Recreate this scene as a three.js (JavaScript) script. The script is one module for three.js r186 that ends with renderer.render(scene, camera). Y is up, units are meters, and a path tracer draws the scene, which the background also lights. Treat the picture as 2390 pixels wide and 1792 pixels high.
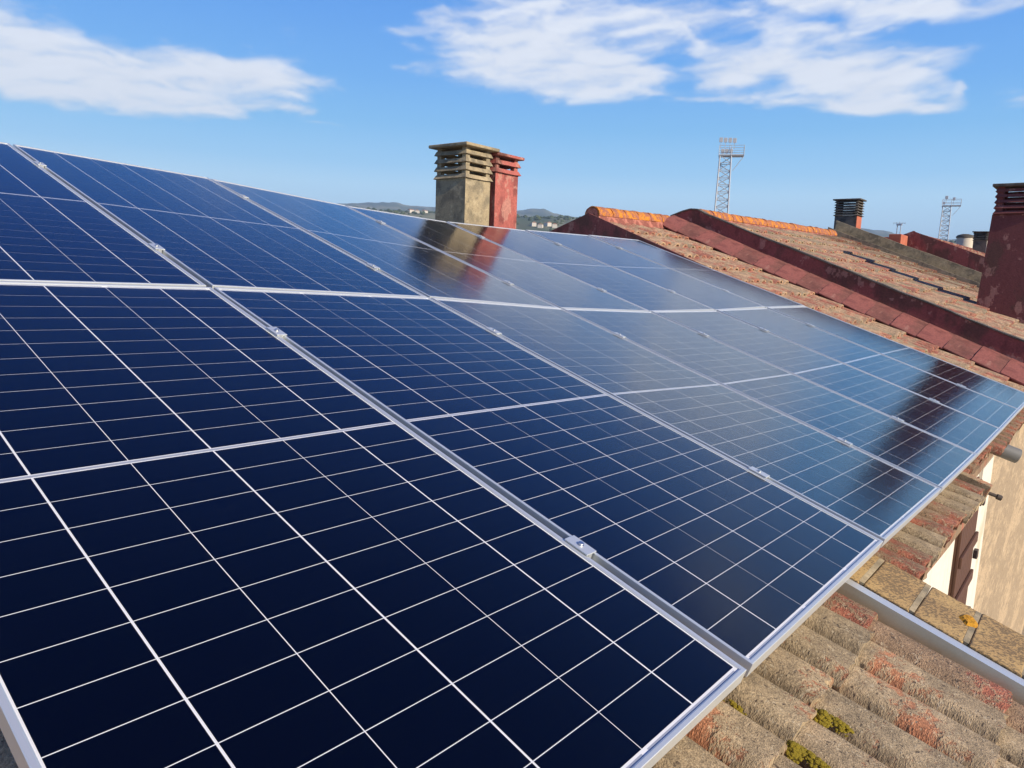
import * as THREE from 'three';
import { mergeGeometries, toCreasedNormals } from 'three/addons/utils/BufferGeometryUtils.js';
import { RoundedBoxGeometry } from 'three/addons/geometries/RoundedBoxGeometry.js';

/* ------------------------------------------------------------------ camera, sky, sun, exposure */
const scene = new THREE.Scene();
const camera = new THREE.PerspectiveCamera(55.61, 4 / 3, 0.05, 12000);
camera.position.set(-1.42586, 0.07565, 2.66718);
camera.up.set(0.08736, 0.9888, -0.12103);
camera.lookAt(-1.42586 + 0.766, 0.07565 - 0.14436, 2.66718 - 0.62642);

const renderer = new THREE.WebGLRenderer({ antialias: true });
renderer.toneMapping = THREE.LinearToneMapping;
renderer.toneMappingExposure = 1.25;
renderer.shadowMap.enabled = true;
renderer.setSize(1024, 768);

const SUN_DIR = new THREE.Vector3(-0.055, 0.42, 0.905).normalize();
const sun = new THREE.DirectionalLight(new THREE.Color(1.0, 0.89, 0.74), 5.0);
sun.position.copy(SUN_DIR).multiplyScalar(60);
sun.castShadow = true;
sun.shadow.mapSize.set(4096, 4096);
sun.shadow.radius = 1;
Object.assign(sun.shadow.camera, { left: -25, right: 25, top: 25, bottom: -25, near: 1, far: 160 });
scene.add(sun, sun.target);

/* ------------------------------------------------------------------ noise */
function mulberry(a) { return () => { a |= 0; a = a + 0x6D2B79F5 | 0; let t = Math.imul(a ^ a >>> 15, 1 | a); t = t + Math.imul(t ^ t >>> 7, 61 | t) ^ t; return ((t ^ t >>> 14) >>> 0) / 4294967296; }; }
const rnd = mulberry(20240611);
const rr = (a, b) => a + (b - a) * rnd();
const LAT = new Float32Array(65536); { const r = mulberry(77); for (let i = 0; i < 65536; i++) LAT[i] = r(); }
const lat = (x, y) => { let h = Math.imul(x, 374761393) + Math.imul(y, 668265263) | 0; h = Math.imul(h ^ (h >>> 13), 1274126177); return LAT[(h ^ (h >>> 16)) & 65535]; };
const clamp = (x, a = 0, b = 1) => x < a ? a : x > b ? b : x;
const sst = (a, b, x) => { const t = clamp((x - a) / (b - a)); return t * t * (3 - 2 * t); };
const lerp = (a, b, t) => a + (b - a) * t;
// value noise, optionally repeating every `per` cells
function vn(x, y, per = 0, seed = 0) {
  const ix = Math.floor(x), iy = Math.floor(y), fx = x - ix, fy = y - iy;
  const u = fx * fx * (3 - 2 * fx), v = fy * fy * (3 - 2 * fy);
  let x0 = ix, x1 = ix + 1, y0 = iy, y1 = iy + 1;
  if (per) { x0 = ((x0 % per) + per) % per; x1 = ((x1 % per) + per) % per; y0 = ((y0 % per) + per) % per; y1 = ((y1 % per) + per) % per; }
  x0 += seed * 131; x1 += seed * 131;
  return lerp(lerp(lat(x0 & 1023, y0 & 1023), lat(x1 & 1023, y0 & 1023), u), lerp(lat(x0 & 1023, y1 & 1023), lat(x1 & 1023, y1 & 1023), u), v);
}
function fbm(x, y, oct = 5, per = 0, seed = 0, gain = 0.5) {
  let s = 0, a = 1, n = 0;
  for (let i = 0; i < oct; i++) { s += a * vn(x, y, per, seed + i); n += a; a *= gain; x *= 2; y *= 2; per *= 2; }
  return s / n;
}

/* ------------------------------------------------------------------ sky: air and clouds, by azimuth and elevation in degrees */
const toLin = (c) => { c /= 255; return c <= 0.04045 ? c / 12.92 : ((c + 0.055) / 1.055) ** 2.4; };
const SKY_STOPS = [[0, 212, 243, 262], [4, 206, 241, 264], [6.5, 194, 236, 264], [8, 166, 219, 258], [11, 133, 197, 249], [14, 114, 180, 246], [18, 98, 164, 241], [22, 80, 146, 230], [30, 42, 98, 196], [45, 24, 68, 160], [90, 17, 50, 124]].map((s) => [s[0], ...s.slice(1).map(toLin)]);
const CLOUDS = [];   // [az, el, half width, half height, density]
{
  const put = (list, w, h, d) => { for (const [a, e] of list) CLOUDS.push([a, e, w, h, d]); };
  put([[-82, 11.5], [-78, 11.8], [-74.4, 11.9], [-72.5, 12.25], [-70.6, 12.4], [-68.7, 12.1], [-66.5, 12.1], [-64.3, 12.5], [-62, 12.7], [-60.1, 12.9], [-58.1, 13.2]], 2.6, 1.25, 0.85);
  put([[-56.1, 13.5], [-54.3, 13.1]], 1.9, 0.4, 0.7);
  put([[-78, 10.6], [-73.8, 10.6], [-71.3, 10.6], [-68.8, 10.6], [-66, 10.7], [-63.2, 10.8], [-60.8, 10.8]], 2.3, 0.75, 0.62);
  put([[-58.3, 11.1], [-56.6, 11.0], [-55.0, 11.2]], 1.2, 0.35, 0.5);
  put([[-53.2, 10.5]], 1.6, 0.16, 0.45);
  put([[-73.6, 14.0], [-72.1, 13.8], [-70, 13.5]], 2.0, 0.8, 0.6);
  put([[-64.3, 13.9], [-62.4, 13.9]], 1.9, 0.55, 0.6);
  put([[-72.6, 15.4], [-76, 15.3]], 2.4, 0.5, 0.35);
  put([[-55.7, 16.0]], 0.9, 0.45, 0.3);
  put([[-48.2, 16.8], [-46.9, 14.9]], 1.3, 0.55, 0.42);
  put([[-46, 18.4], [-44.6, 17.2]], 1.8, 1.1, 0.55);
  put([[-42.6, 15.5], [-41.3, 17.3], [-39.8, 17.6], [-37.8, 16.5], [-36.2, 17.4], [-34.4, 16.3], [-40.3, 15.2], [-37.7, 14.9]], 2.5, 1.35, 0.72);
  put([[-34.8, 15.2], [-32.6, 15.2], [-30.9, 14.9], [-33.4, 14.2]], 2.0, 0.95, 0.75);
  put([[-31.6, 13.7], [-35, 13.9]], 2.6, 0.28, 0.45);
  put([[-38.8, 19.3], [-35.3, 18.9], [-31.9, 18.2], [-30, 18.9], [-28.5, 17.6], [-26.9, 18.3], [-41.5, 20.2], [-34, 20.6]], 2.3, 1.05, 0.55);
  put([[-26, 16.7], [-30.1, 16.9], [-25.4, 16.0]], 1.7, 0.6, 0.42);
  put([[-25, 14.9], [-23.4, 14.9], [-21.8, 15.2], [-20.3, 15.5], [-18.7, 14.6], [-17.1, 14.2], [-15.7, 14.5], [-14.2, 13.7], [-13.2, 13.6]], 2.1, 0.95, 0.78);
  put([[-13.4, 12.4], [-14.8, 12.3], [-17, 12.6]], 1.8, 0.6, 0.7);
  put([[-19.3, 13.0], [-21.6, 13.1], [-24.8, 13.1], [-27.3, 13.05]], 2.2, 0.35, 0.5);
  put([[-12, 11.8], [-10.9, 11.9]], 1.3, 0.32, 0.5);
  put([[-10.2, 12.6], [-9.7, 13.2]], 0.5, 0.6, 0.45);
  put([[-23.7, 18.2], [-22, 17.5], [-20.4, 16.9], [-19, 17.2], [-17.1, 16.8], [-15.4, 17.1], [-15.9, 15.8], [-13.7, 15.1], [-12, 15.2]], 1.7, 0.75, 0.45);
  put([[-20.6, 19.2], [-17.6, 19.0], [-14.8, 18.5], [-12.7, 18.1]], 2.4, 0.75, 0.7);
  put([[-10.9, 18.2], [-8.6, 17.4], [-6.8, 17.7], [-4.5, 18.4]], 2.0, 0.45, 0.45);
  put([[-5.0, 12.1], [-3.0, 12.4]], 1.6, 0.5, 0.5);
  put([[-57, 21.4], [-53, 20.8], [-60, 21.8]], 3.2, 0.9, 0.5);
  put([[-8, 27], [-2, 29], [4, 26.5], [8, 31]], 5.0, 2.6, 0.42);
  put([[-24, 21.5], [-17, 21.6], [-10, 21.2], [-3, 21.8], [4, 21]], 4.0, 0.8, 0.5);
}
const skyTexture = (() => {
  const W = 4096, H = 2048, data = new Float32Array(W * H * 4), row = new Float32Array(3);
  for (let j = 0; j < H; j++) {
    const el = ((j + 0.5) / H - 0.5) * 180, e = Math.max(0, el);
    let k = 0; while (k < SKY_STOPS.length - 2 && SKY_STOPS[k + 1][0] < e) k++;
    const t = clamp((e - SKY_STOPS[k][0]) / (SKY_STOPS[k + 1][0] - SKY_STOPS[k][0]));
    for (let c = 0; c < 3; c++) row[c] = lerp(SKY_STOPS[k][c + 1], SKY_STOPS[k + 1][c + 1], t);
    const near = CLOUDS.filter((b) => Math.abs(b[1] - el) < b[3] * 2.8 + 1.2);
    for (let i = 0; i < W; i++) {
      const az = ((i + 0.5) / W - 0.5) * 360, o = (j * W + i) * 4;
      let alpha = 0, lit = 1;
      if (el > 1.5 && el < 60) {
        // warp the coordinates so that outlines fray into wisps
        const wx = fbm(az * 0.32 + el * 0.25 + 40, el * 0.75 + 9, 4, 0, 3) - 0.5, wy = fbm(az * 0.28 + 90, el * 0.7 + 33, 4, 0, 9) - 0.5;
        const ax = az + wx * 3.6, ey = el + wy * 1.3;
        let keep = 1;
        for (const b of near) {
          const da = ax - b[0]; if (da > b[2] * 2.6 || da < -b[2] * 2.6) continue;
          const q = (da / b[2]) ** 2 + ((ey - b[1]) / b[3]) ** 2;
          if (q < 6.5) keep *= 1 - b[4] * Math.exp(-q * 0.9);
        }
        let F = 1 - keep;
        if (az < -86 || az > 2) {      // the same broken bands of cloud go on round the sky
          const far = sst(0, 8, Math.min(Math.abs(az + 86), Math.abs(az - 2)));
          const band = Math.exp(-(((el - 15 - 6 * (vn(az * 0.03 + 5, 2) - 0.5)) / 6) ** 2));
          F = Math.max(F, far * band * sst(0.48, 0.72, fbm(ax * 0.06 + 3, ey * 0.22 + 1, 3, 0, 21)) * 0.8);
        }
        if (F > 0.02) {
          const s = el * 1.0 - az * 0.06;
          const n = fbm(ax * 0.42 + wy * 2, s * 1.9 + wx * 2, 5, 0, 5, 0.52), fine = fbm(ax * 1.6, s * 6.5, 3, 0, 15);
          alpha = sst(0.10, 1.12, F * 1.16 + (n - 0.5) * 0.95 + (fine - 0.5) * 0.16) ** 0.9 * sst(0.02, 0.3, F);
          lit = 0.93 + 0.12 * (n - 0.5) + 0.05 * sst(0.3, 0.9, alpha);
        }
      }
      alpha *= 0.93;
      data[o] = lerp(row[0], 0.86 * lit, alpha); data[o + 1] = lerp(row[1], 0.895 * lit, alpha); data[o + 2] = lerp(row[2], 0.965 * lit, alpha); data[o + 3] = 1;
    }
  }
  const t = new THREE.DataTexture(data, W, H, THREE.RGBAFormat, THREE.FloatType);
  t.mapping = THREE.EquirectangularReflectionMapping; t.magFilter = t.minFilter = THREE.LinearFilter; t.needsUpdate = true;
  return t;
})();
scene.background = skyTexture; scene.environment = skyTexture;
scene.backgroundIntensity = 0.85; scene.environmentIntensity = 0.85;

/* ------------------------------------------------------------------ procedural materials */
// fn(u, v) with u, v in cells of a repeating square -> [r, g, b (sRGB 0-255), height 0-1]
function surface(size, metres, fn, opts = {}) {
  const col = new Uint8Array(size * size * 4), bmp = new Uint8Array(size * size * 4);
  for (let j = 0; j < size; j++) for (let i = 0; i < size; i++) {
    const r = fn(i / size, j / size), o = (j * size + i) * 4;
    for (let c = 0; c < 3; c++) { col[o + c] = clamp(r[c], 0, 255); bmp[o + c] = clamp(r[3] * 255, 0, 255); }
    col[o + 3] = bmp[o + 3] = 255;
  }
  const tex = (d, srgb) => { const t = new THREE.DataTexture(d, size, size, THREE.RGBAFormat); t.wrapS = t.wrapT = THREE.RepeatWrapping; t.magFilter = THREE.LinearFilter; t.minFilter = THREE.LinearMipmapLinearFilter; t.generateMipmaps = true; if (srgb) t.colorSpace = THREE.SRGBColorSpace; t.repeat.set(1 / metres, 1 / metres); t.needsUpdate = true; return t; };
  return new THREE.MeshStandardMaterial({ map: tex(col, true), bumpMap: tex(bmp, false), bumpScale: opts.bump ?? 0.003, roughness: opts.rough ?? 0.92, metalness: 0, side: opts.side ?? THREE.FrontSide });
}
const mix3 = (a, b, t) => [lerp(a[0], b[0], t), lerp(a[1], b[1], t), lerp(a[2], b[2], t)];
const grain = mulberry(5);
// old clay roof tile: orange body under a grey granular crust, worn through in patches
function tileSurface(clay, crust, share, seed, bump = 0.004, edge = 0) {
  return surface(1024, 0.8, (u, v) => {
    const big = fbm(u * 6, v * 6, 6, 6, seed, 0.58), med = fbm(u * 64, v * 64, 3, 64, seed + 20), fin = fbm(u * 300, v * 300, 2, 300, seed + 40), g = grain();
    const rim = edge * sst(0.42, 0.535, v) * sst(0.6, 0.54, v);
    const worn = sst(share + rim, share - 0.10 + rim, big * 0.75 + med * 0.25 + (fin - 0.5) * 0.18);
    let c = mix3(crust, clay, worn * 0.9);
    const tone = 0.90 + 0.22 * (med - 0.5) + 0.42 * (fin - 0.5) + 0.34 * (g - 0.5) + 0.35 * (fbm(u * 14, v * 14, 3, 14, seed + 80) - 0.5);
    c = [c[0] * tone, c[1] * tone, c[2] * tone];
    const spot = sst(0.76, 0.86, fbm(u * 90, v * 90, 2, 90, seed + 60)); c = mix3(c, [58, 48, 40], spot * 0.6);
    const pale = sst(0.73, 0.82, fbm(u * 120, v * 120, 2, 120, seed + 70)); c = mix3(c, [206, 192, 162], pale * 0.5);
    return [...c, clamp(0.4 + 0.35 * (fin - 0.5) + 0.3 * (g - 0.5) + 0.3 * (med - 0.5) - worn * 0.16 - spot * 0.2)];
  }, { bump });
}
const M = {};
M.tileNear = tileSurface([206, 136, 96], [180, 157, 122], 0.415, 1, 0.004, 0.09);
M.tileNearB = tileSurface([200, 128, 92], [170, 149, 116], 0.395, 31, 0.004, 0.10);
M.tileEave = tileSurface([184, 108, 82], [158, 130, 100], 0.44, 4, 0.006, 0.06);
M.tilePink = tileSurface([204, 132, 100], [204, 170, 132], 0.47, 8, 0.006);
M.tilePinkB = tileSurface([192, 116, 92], [194, 156, 122], 0.53, 12, 0.006);
M.tileRust = tileSurface([160, 74, 58], [164, 104, 82], 0.52, 16, 0.006);
M.lichen = surface(512, 0.5, (u, v) => {
  const a = fbm(u * 9, v * 9, 5, 9, 2, 0.55), f = fbm(u * 60, v * 60, 3, 60, 8), g = grain();
  const k = sst(0.42, 0.60, a + (f - 0.5) * 0.45); let c = mix3([164, 104, 82], [212, 134, 44], k); const t = 0.78 + 0.4 * f + 0.2 * (g - 0.5);
  return [c[0] * t, c[1] * t, c[2] * t, 0.3 + 0.4 * f + 0.3 * k];
}, { bump: 0.008 });
const paintRed = (seed, lo, hi, base = [146, 80, 72], dirt = 0.55) => surface(1024, 2.4, (u, v) => {
  const a = fbm(u * 7, v * 5, 6, 0 || 7, seed, 0.55), b = fbm(u * 30, v * 13, 4, 30, seed + 9), f = fbm(u * 170, v * 170, 2, 170, seed + 14), g = grain();
  let c = mix3(base, [112, 60, 56], sst(0.5, 0.75, b) * 0.6);
  c = mix3(c, [84, 66, 52], sst(0.52, 0.68, a) * dirt);
  c = mix3(c, [190, 146, 126], sst(lo, hi, fbm(u * 20, v * 14, 6, 0, seed + 30, 0.62)) * 0.6);
  const t = 0.86 + 0.2 * f + 0.1 * (g - 0.5); return [c[0] * t, c[1] * t, c[2] * t, 0.4 + 0.4 * f];
}, { bump: 0.003, rough: 0.9 });
M.paintRed = paintRed(3, 0.62, 0.70);
M.paintChimney = paintRed(7, 0.60, 0.66, [178, 98, 86]);
M.paintDark = paintRed(11, 0.58, 0.68, [118, 66, 62]);
M.paintTile = paintRed(15, 0.72, 0.84, [152, 90, 80], 0.3);
M.concrete = surface(512, 1.1, (u, v) => {
  const a = fbm(u * 6, v * 6, 5, 6, 4, 0.55), b = fbm(u * 22, v * 22, 4, 22, 14), f = fbm(u * 120, v * 120, 2, 120, 24), g = grain();
  let c = mix3([172, 154, 120], [134, 122, 98], sst(0.40, 0.70, a)); c = mix3(c, [200, 182, 146], sst(0.58, 0.74, b) * 0.5); c = mix3(c, [96, 90, 74], sst(0.60, 0.78, 1 - b) * 0.4);
  const t = 0.88 + 0.16 * f + 0.1 * (g - 0.5); return [c[0] * t, c[1] * t, c[2] * t, 0.4 + 0.4 * f];
});
M.concreteDark = surface(512, 1.0, (u, v) => {
  const a = fbm(u * 6, v * 6, 5, 6, 44, 0.55), f = fbm(u * 90, v * 90, 2, 90, 54), g = grain(); const c = mix3([112, 104, 92], [84, 78, 68], sst(0.4, 0.65, a)); const t = 0.85 + 0.2 * f + 0.1 * (g - 0.5); return [c[0] * t, c[1] * t, c[2] * t, 0.4 + 0.4 * f];
});
M.plaster = surface(1024, 2.6, (u, v) => {
  const a = fbm(u * 6, v * 6, 6, 6, 90, 0.55), s = fbm(u * 30, v * 5, 4, 0, 95), f = fbm(u * 150, v * 150, 2, 150, 99), g = grain();
  let c = mix3([232, 222, 202], [204, 188, 158], sst(0.52, 0.74, a) * 0.8); c = mix3(c, [190, 174, 146], sst(0.66, 0.9, s) * 0.2); const t = 0.95 + 0.06 * f + 0.03 * (g - 0.5);
  return [c[0] * t, c[1] * t, c[2] * t, 0.4 + 0.4 * f];
}, { bump: 0.002 });
M.render = surface(1024, 2.2, (u, v) => {
  const a = fbm(u * 5, v * 5, 6, 5, 110, 0.58), b = fbm(u * 40, v * 40, 4, 40, 118, 0.6), f = fbm(u * 160, v * 160, 2, 160, 124), g = grain();
  let c = mix3([202, 178, 142], [138, 122, 98], sst(0.42, 0.60, a + (b - 0.5) * 0.5)); c = mix3(c, [112, 100, 82], sst(0.58, 0.74, b) * 0.5 * sst(0.4, 0.6, a)); const t = 0.9 + 0.14 * f + 0.08 * (g - 0.5);
  return [c[0] * t, c[1] * t, c[2] * t, 0.3 + 0.5 * f];
}, { bump: 0.006 });
M.stainedWall = surface(1024, 1, (u, v) => {
  const a = fbm(u * 4, v * 4, 6, 4, 310, 0.6), b = fbm(u * 26, v * 26, 4, 26, 318, 0.65), f = fbm(u * 200, v * 200, 2, 200, 324), g = grain();
  let c = mix3([192, 167, 132], [164, 143, 114], sst(0.38, 0.60, a + (b - 0.5) * 0.5)); c = mix3(c, [142, 124, 100], sst(0.54, 0.72, fbm(u * 70, v * 70, 3, 70, 340, 0.6)) * 0.5); c = mix3(c, [206, 186, 152], sst(0.60, 0.74, 1 - b) * 0.25); const t = 0.93 + 0.12 * f + 0.06 * (g - 0.5);
  return [c[0] * t, c[1] * t, c[2] * t, 0.3 + 0.5 * f];
}, { bump: 0.004 });
for (const k of ['map', 'bumpMap']) M.stainedWall[k].repeat.set(1 / 3.4, 1 / 1.2);   // runs of damp, drawn out along the wall
M.copingBrick = surface(1024, 0.9, (u, v) => {
  const a = fbm(u * 8, v * 8, 5, 8, 130, 0.55), s = fbm(u * 80 + v * 60, v * 230 - u * 150, 4, 0, 138, 0.7), f = fbm(u * 140, v * 140, 3, 140, 144), g = grain();
  let c = mix3([198, 166, 108], [176, 140, 92], a); const black = sst(0.50, 0.60, s * 0.7 + a * 0.32 + (f - 0.5) * 0.5); c = mix3(c, [84, 72, 54], black * 0.62); const t = 0.86 + 0.22 * f + 0.12 * (g - 0.5);
  return [c[0] * t, c[1] * t, c[2] * t, 0.4 + 0.4 * f];
}, { bump: 0.003 });
M.mortar = surface(512, 0.6, (u, v) => { const a = fbm(u * 10, v * 10, 5, 10, 150, 0.6), f = fbm(u * 90, v * 90, 2, 90, 155), g = grain(); const c = mix3([150, 134, 108], [86, 76, 62], sst(0.4, 0.62, a)); const t = 0.85 + 0.25 * f + 0.12 * (g - 0.5); return [c[0] * t, c[1] * t, c[2] * t, 0.3 + 0.5 * f]; }, { bump: 0.006 });
M.mortarPink = surface(512, 0.7, (u, v) => { const a = fbm(u * 9, v * 9, 5, 9, 170, 0.6), f = fbm(u * 80, v * 80, 2, 80, 175), g = grain(); const c = mix3([190, 122, 102], [146, 86, 72], sst(0.4, 0.62, a)); const t = 0.85 + 0.2 * f + 0.1 * (g - 0.5); return [c[0] * t, c[1] * t, c[2] * t, 0.3 + 0.5 * f]; }, { bump: 0.008 });
M.wood = surface(512, 0.6, (u, v) => { const a = fbm(u * 60, v * 3, 4, 0, 180), g = grain(); const c = mix3([112, 76, 56], [84, 56, 42], a); const t = 0.95 + 0.1 * (g - 0.5); return [c[0] * t, c[1] * t, c[2] * t, a]; }, { bump: 0.001, rough: 0.7 });
M.aluminium = new THREE.MeshStandardMaterial({ color: new THREE.Color(0.74, 0.76, 0.73), metalness: 0.6, roughness: 0.45 });
M.zinc = surface(512, 1.2, (u, v) => { const a = fbm(u * 5, v * 40, 4, 0, 190), b = fbm(u * 12, v * 12, 4, 12, 196), g = grain(); const c = mix3([184, 176, 156], [158, 146, 122], a * 0.6 + b * 0.4); return [c[0] + 6 * (g - 0.5), c[1] + 6 * (g - 0.5), c[2] + 6 * (g - 0.5), b]; }, { bump: 0.0006, rough: 0.4 });
M.zinc.metalness = 0.4;
M.backsheet = new THREE.MeshStandardMaterial({ color: new THREE.Color(0.78, 0.78, 0.76), roughness: 0.8 });
M.ribbon = new THREE.MeshStandardMaterial({ color: new THREE.Color(0.45, 0.47, 0.50), roughness: 0.5, metalness: 0.3 });
// rolled solar glass: a fine pebbled relief blurs what it mirrors
const pebble = (() => { const n = 512, d = new Uint8Array(n * n * 4), r = mulberry(404), gauss = () => (r() + r() + r() + r() - 2) * 0.87; for (let i = 0; i < n * n; i++) { d[i * 4] = clamp(127.5 + 52 * gauss(), 0, 255); d[i * 4 + 1] = clamp(127.5 + 52 * gauss(), 0, 255); d[i * 4 + 2] = 255; d[i * 4 + 3] = 255; } const t = new THREE.DataTexture(d, n, n, THREE.RGBAFormat); t.wrapS = t.wrapT = THREE.RepeatWrapping; t.magFilter = t.minFilter = THREE.LinearFilter; t.repeat.set(3.1, 6.2); t.needsUpdate = true; return t; })();
M.glass = new THREE.MeshPhysicalMaterial({ color: 0xffffff, transmission: 1, thickness: 0, ior: 1.39, roughness: 0.02, metalness: 0, normalMap: pebble, normalScale: new THREE.Vector2(0.14, 0.14) });
M.cells = [[0.0005, 0.0006, 0.0022], [0.0006, 0.0007, 0.0025], [0.0004, 0.0005, 0.0020]].map((c) => new THREE.MeshPhysicalMaterial({ color: new THREE.Color(...c), roughness: 0.28, specularIntensity: 0.22 }));
M.bolt = new THREE.MeshStandardMaterial({ color: new THREE.Color(0.62, 0.62, 0.62), metalness: 1, roughness: 0.3 });
M.pvc = new THREE.MeshStandardMaterial({ color: new THREE.Color(0.17, 0.165, 0.15), roughness: 0.6 });
M.iron = new THREE.MeshStandardMaterial({ color: new THREE.Color(0.09, 0.07, 0.055), roughness: 0.8, metalness: 0.3 });
M.galv = new THREE.MeshStandardMaterial({ color: new THREE.Color(0.46, 0.48, 0.50), roughness: 0.6, metalness: 0.2 });
M.lamp = new THREE.MeshStandardMaterial({ color: new THREE.Color(0.62, 0.63, 0.64), roughness: 0.4, metalness: 0.3 });
M.moss = surface(256, 0.12, (u, v) => { const f = fbm(u * 30, v * 30, 3, 30, 200), g = grain(); const c = mix3([232, 204, 54], [190, 166, 44], f); const t = 0.8 + 0.4 * (g - 0.5) + 0.3 * f; return [c[0] * t, c[1] * t, c[2] * t, f]; }, { bump: 0.004 });
M.yellowLichen = surface(256, 0.12, (u, v) => { const f = fbm(u * 24, v * 24, 3, 24, 210), g = grain(); const c = mix3([222, 164, 34], [190, 128, 22], f); const t = 0.9 + 0.2 * (g - 0.5); return [c[0] * t, c[1] * t, c[2] * t, f]; }, { bump: 0.002 });
M.salmon = surface(512, 1.2, (u, v) => { const a = fbm(u * 8, v * 8, 5, 8, 220), g = grain(); const c = mix3([206, 124, 92], [180, 98, 72], a); const t = 0.95 + 0.1 * (g - 0.5); return [c[0] * t, c[1] * t, c[2] * t, a]; });
M.cream = new THREE.MeshStandardMaterial({ color: new THREE.Color(0.62, 0.55, 0.42), roughness: 0.9 });
M.houseWhite = new THREE.MeshStandardMaterial({ color: new THREE.Color(0.62, 0.55, 0.45), roughness: 0.9 });
M.houseRoof = new THREE.MeshStandardMaterial({ color: new THREE.Color(0.34, 0.17, 0.10), roughness: 0.9 });

/* ------------------------------------------------------------------ geometry helpers */
// uv in metres from the dominant direction of each triangle
function metricUV(g, du = 0, dv = 0) {
  if (g.index) g = g.toNonIndexed();
  const p = g.attributes.position, uv = new Float32Array(p.count * 2), a = new THREE.Vector3(), b = new THREE.Vector3(), c = new THREE.Vector3(), n = new THREE.Vector3();
  for (let i = 0; i < p.count; i += 3) {
    a.fromBufferAttribute(p, i); b.fromBufferAttribute(p, i + 1); c.fromBufferAttribute(p, i + 2);
    n.copy(b).sub(a).cross(c.clone().sub(a)); const x = Math.abs(n.x), y = Math.abs(n.y), z = Math.abs(n.z);
    [a, b, c].forEach((q, k) => { const [s, t] = x >= y && x >= z ? [q.z, q.y] : y >= z ? [q.x, q.z] : [q.x, q.y]; uv[(i + k) * 2] = s + du; uv[(i + k) * 2 + 1] = t + dv; });
  }
  g.setAttribute('uv', new THREE.BufferAttribute(uv, 2));
  return g;
}
function box(x0, x1, y0, y1, z0, z1) { const g = new THREE.BoxGeometry(x1 - x0, y1 - y0, z1 - z0); g.translate((x0 + x1) / 2, (y0 + y1) / 2, (z0 + z1) / 2); return metricUV(g); }
function rbox(x0, x1, y0, y1, z0, z1, r = 0.01, s = 1) { const g = new RoundedBoxGeometry(x1 - x0, y1 - y0, z1 - z0, s, r); g.translate((x0 + x1) / 2, (y0 + y1) / 2, (z0 + z1) / 2); return metricUV(g); }
const join = (list) => mergeGeometries(list.map((g) => { g = g.index ? g.toNonIndexed() : g; for (const k of Object.keys(g.attributes)) if (!['position', 'normal', 'uv'].includes(k)) g.deleteAttribute(k); return g; }));
// a slab: polygon of [z, y] points (counter-clockwise seen from +x or not, either way) pulled from x0 to x1
function prismX(poly, x0, x1) {
  const pts = poly.map(([z, y]) => new THREE.Vector2(z, y)); if (THREE.ShapeUtils.isClockWise(pts)) pts.reverse();
  const tri = THREE.ShapeUtils.triangulateShape(pts, []), pos = [];
  for (const [a, b, c] of tri) { pos.push(x0, pts[a].y, pts[a].x, x0, pts[b].y, pts[b].x, x0, pts[c].y, pts[c].x); pos.push(x1, pts[c].y, pts[c].x, x1, pts[b].y, pts[b].x, x1, pts[a].y, pts[a].x); }
  for (let i = 0; i < pts.length; i++) { const p = pts[i], q = pts[(i + 1) % pts.length]; pos.push(x0, p.y, p.x, x1, p.y, p.x, x1, q.y, q.x, x0, p.y, p.x, x1, q.y, q.x, x0, q.y, q.x); }
  const g = new THREE.BufferGeometry(); g.setAttribute('position', new THREE.Float32BufferAttribute(pos, 3));
  // faces must look outwards
  const box3 = new THREE.Box3().setFromBufferAttribute(g.attributes.position);
  const vol = signedVolume(g); if (vol < 0) flip(g);
  g.computeVertexNormals(); void box3;
  return metricUV(g);
}
function signedVolume(g) { const p = g.attributes.position; let v = 0; const a = new THREE.Vector3(), b = new THREE.Vector3(), c = new THREE.Vector3(); for (let i = 0; i < p.count; i += 3) { a.fromBufferAttribute(p, i); b.fromBufferAttribute(p, i + 1); c.fromBufferAttribute(p, i + 2); v += a.dot(b.cross(c)); } return v; }
function flip(g) { const p = g.attributes.position.array; for (let i = 0; i < p.length; i += 9) for (let k = 0; k < 3; k++) { const t = p[i + 3 + k]; p[i + 3 + k] = p[i + 6 + k]; p[i + 6 + k] = t; } }
function rod(a, b, r, seg = 6, r2 = r) {
  a = new THREE.Vector3(...a); b = new THREE.Vector3(...b); const d = b.clone().sub(a), g = new THREE.CylinderGeometry(r2, r, d.length(), seg);
  g.applyQuaternion(new THREE.Quaternion().setFromUnitVectors(new THREE.Vector3(0, 1, 0), d.clone().normalize())); g.translate(...a.add(b).multiplyScalar(0.5).toArray()); return g;
}
const taken = new Map();
function numbered(n) { const k = taken.get(n) ?? 0; taken.set(n, k + 1); return k ? n + '_' + String(k).padStart(3, '0') : n; }
function add(o) { o.traverse((m) => { if (m.isMesh) { m.castShadow = true; m.receiveShadow = true; } }); return o; }
function thing(name, label, category, group) { const o = new THREE.Group(); o.name = numbered(name); o.userData = { label, category }; if (group) o.userData.group = group; scene.add(o); return o; }
function part(parent, name, g, m, kind) { const o = new THREE.Mesh(g, m); o.name = name; if (kind) o.userData.kind = kind; parent.add(o); return add(o); }
function solo(name, g, m, label, category, group) { const o = new THREE.Mesh(g, m); o.name = numbered(name); o.userData = { label, category }; if (group) o.userData.group = group; scene.add(o); return add(o); }
function structure(name, g, m) { const o = new THREE.Mesh(g, m); o.name = name; o.userData.kind = 'structure'; scene.add(o); return add(o); }

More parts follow.
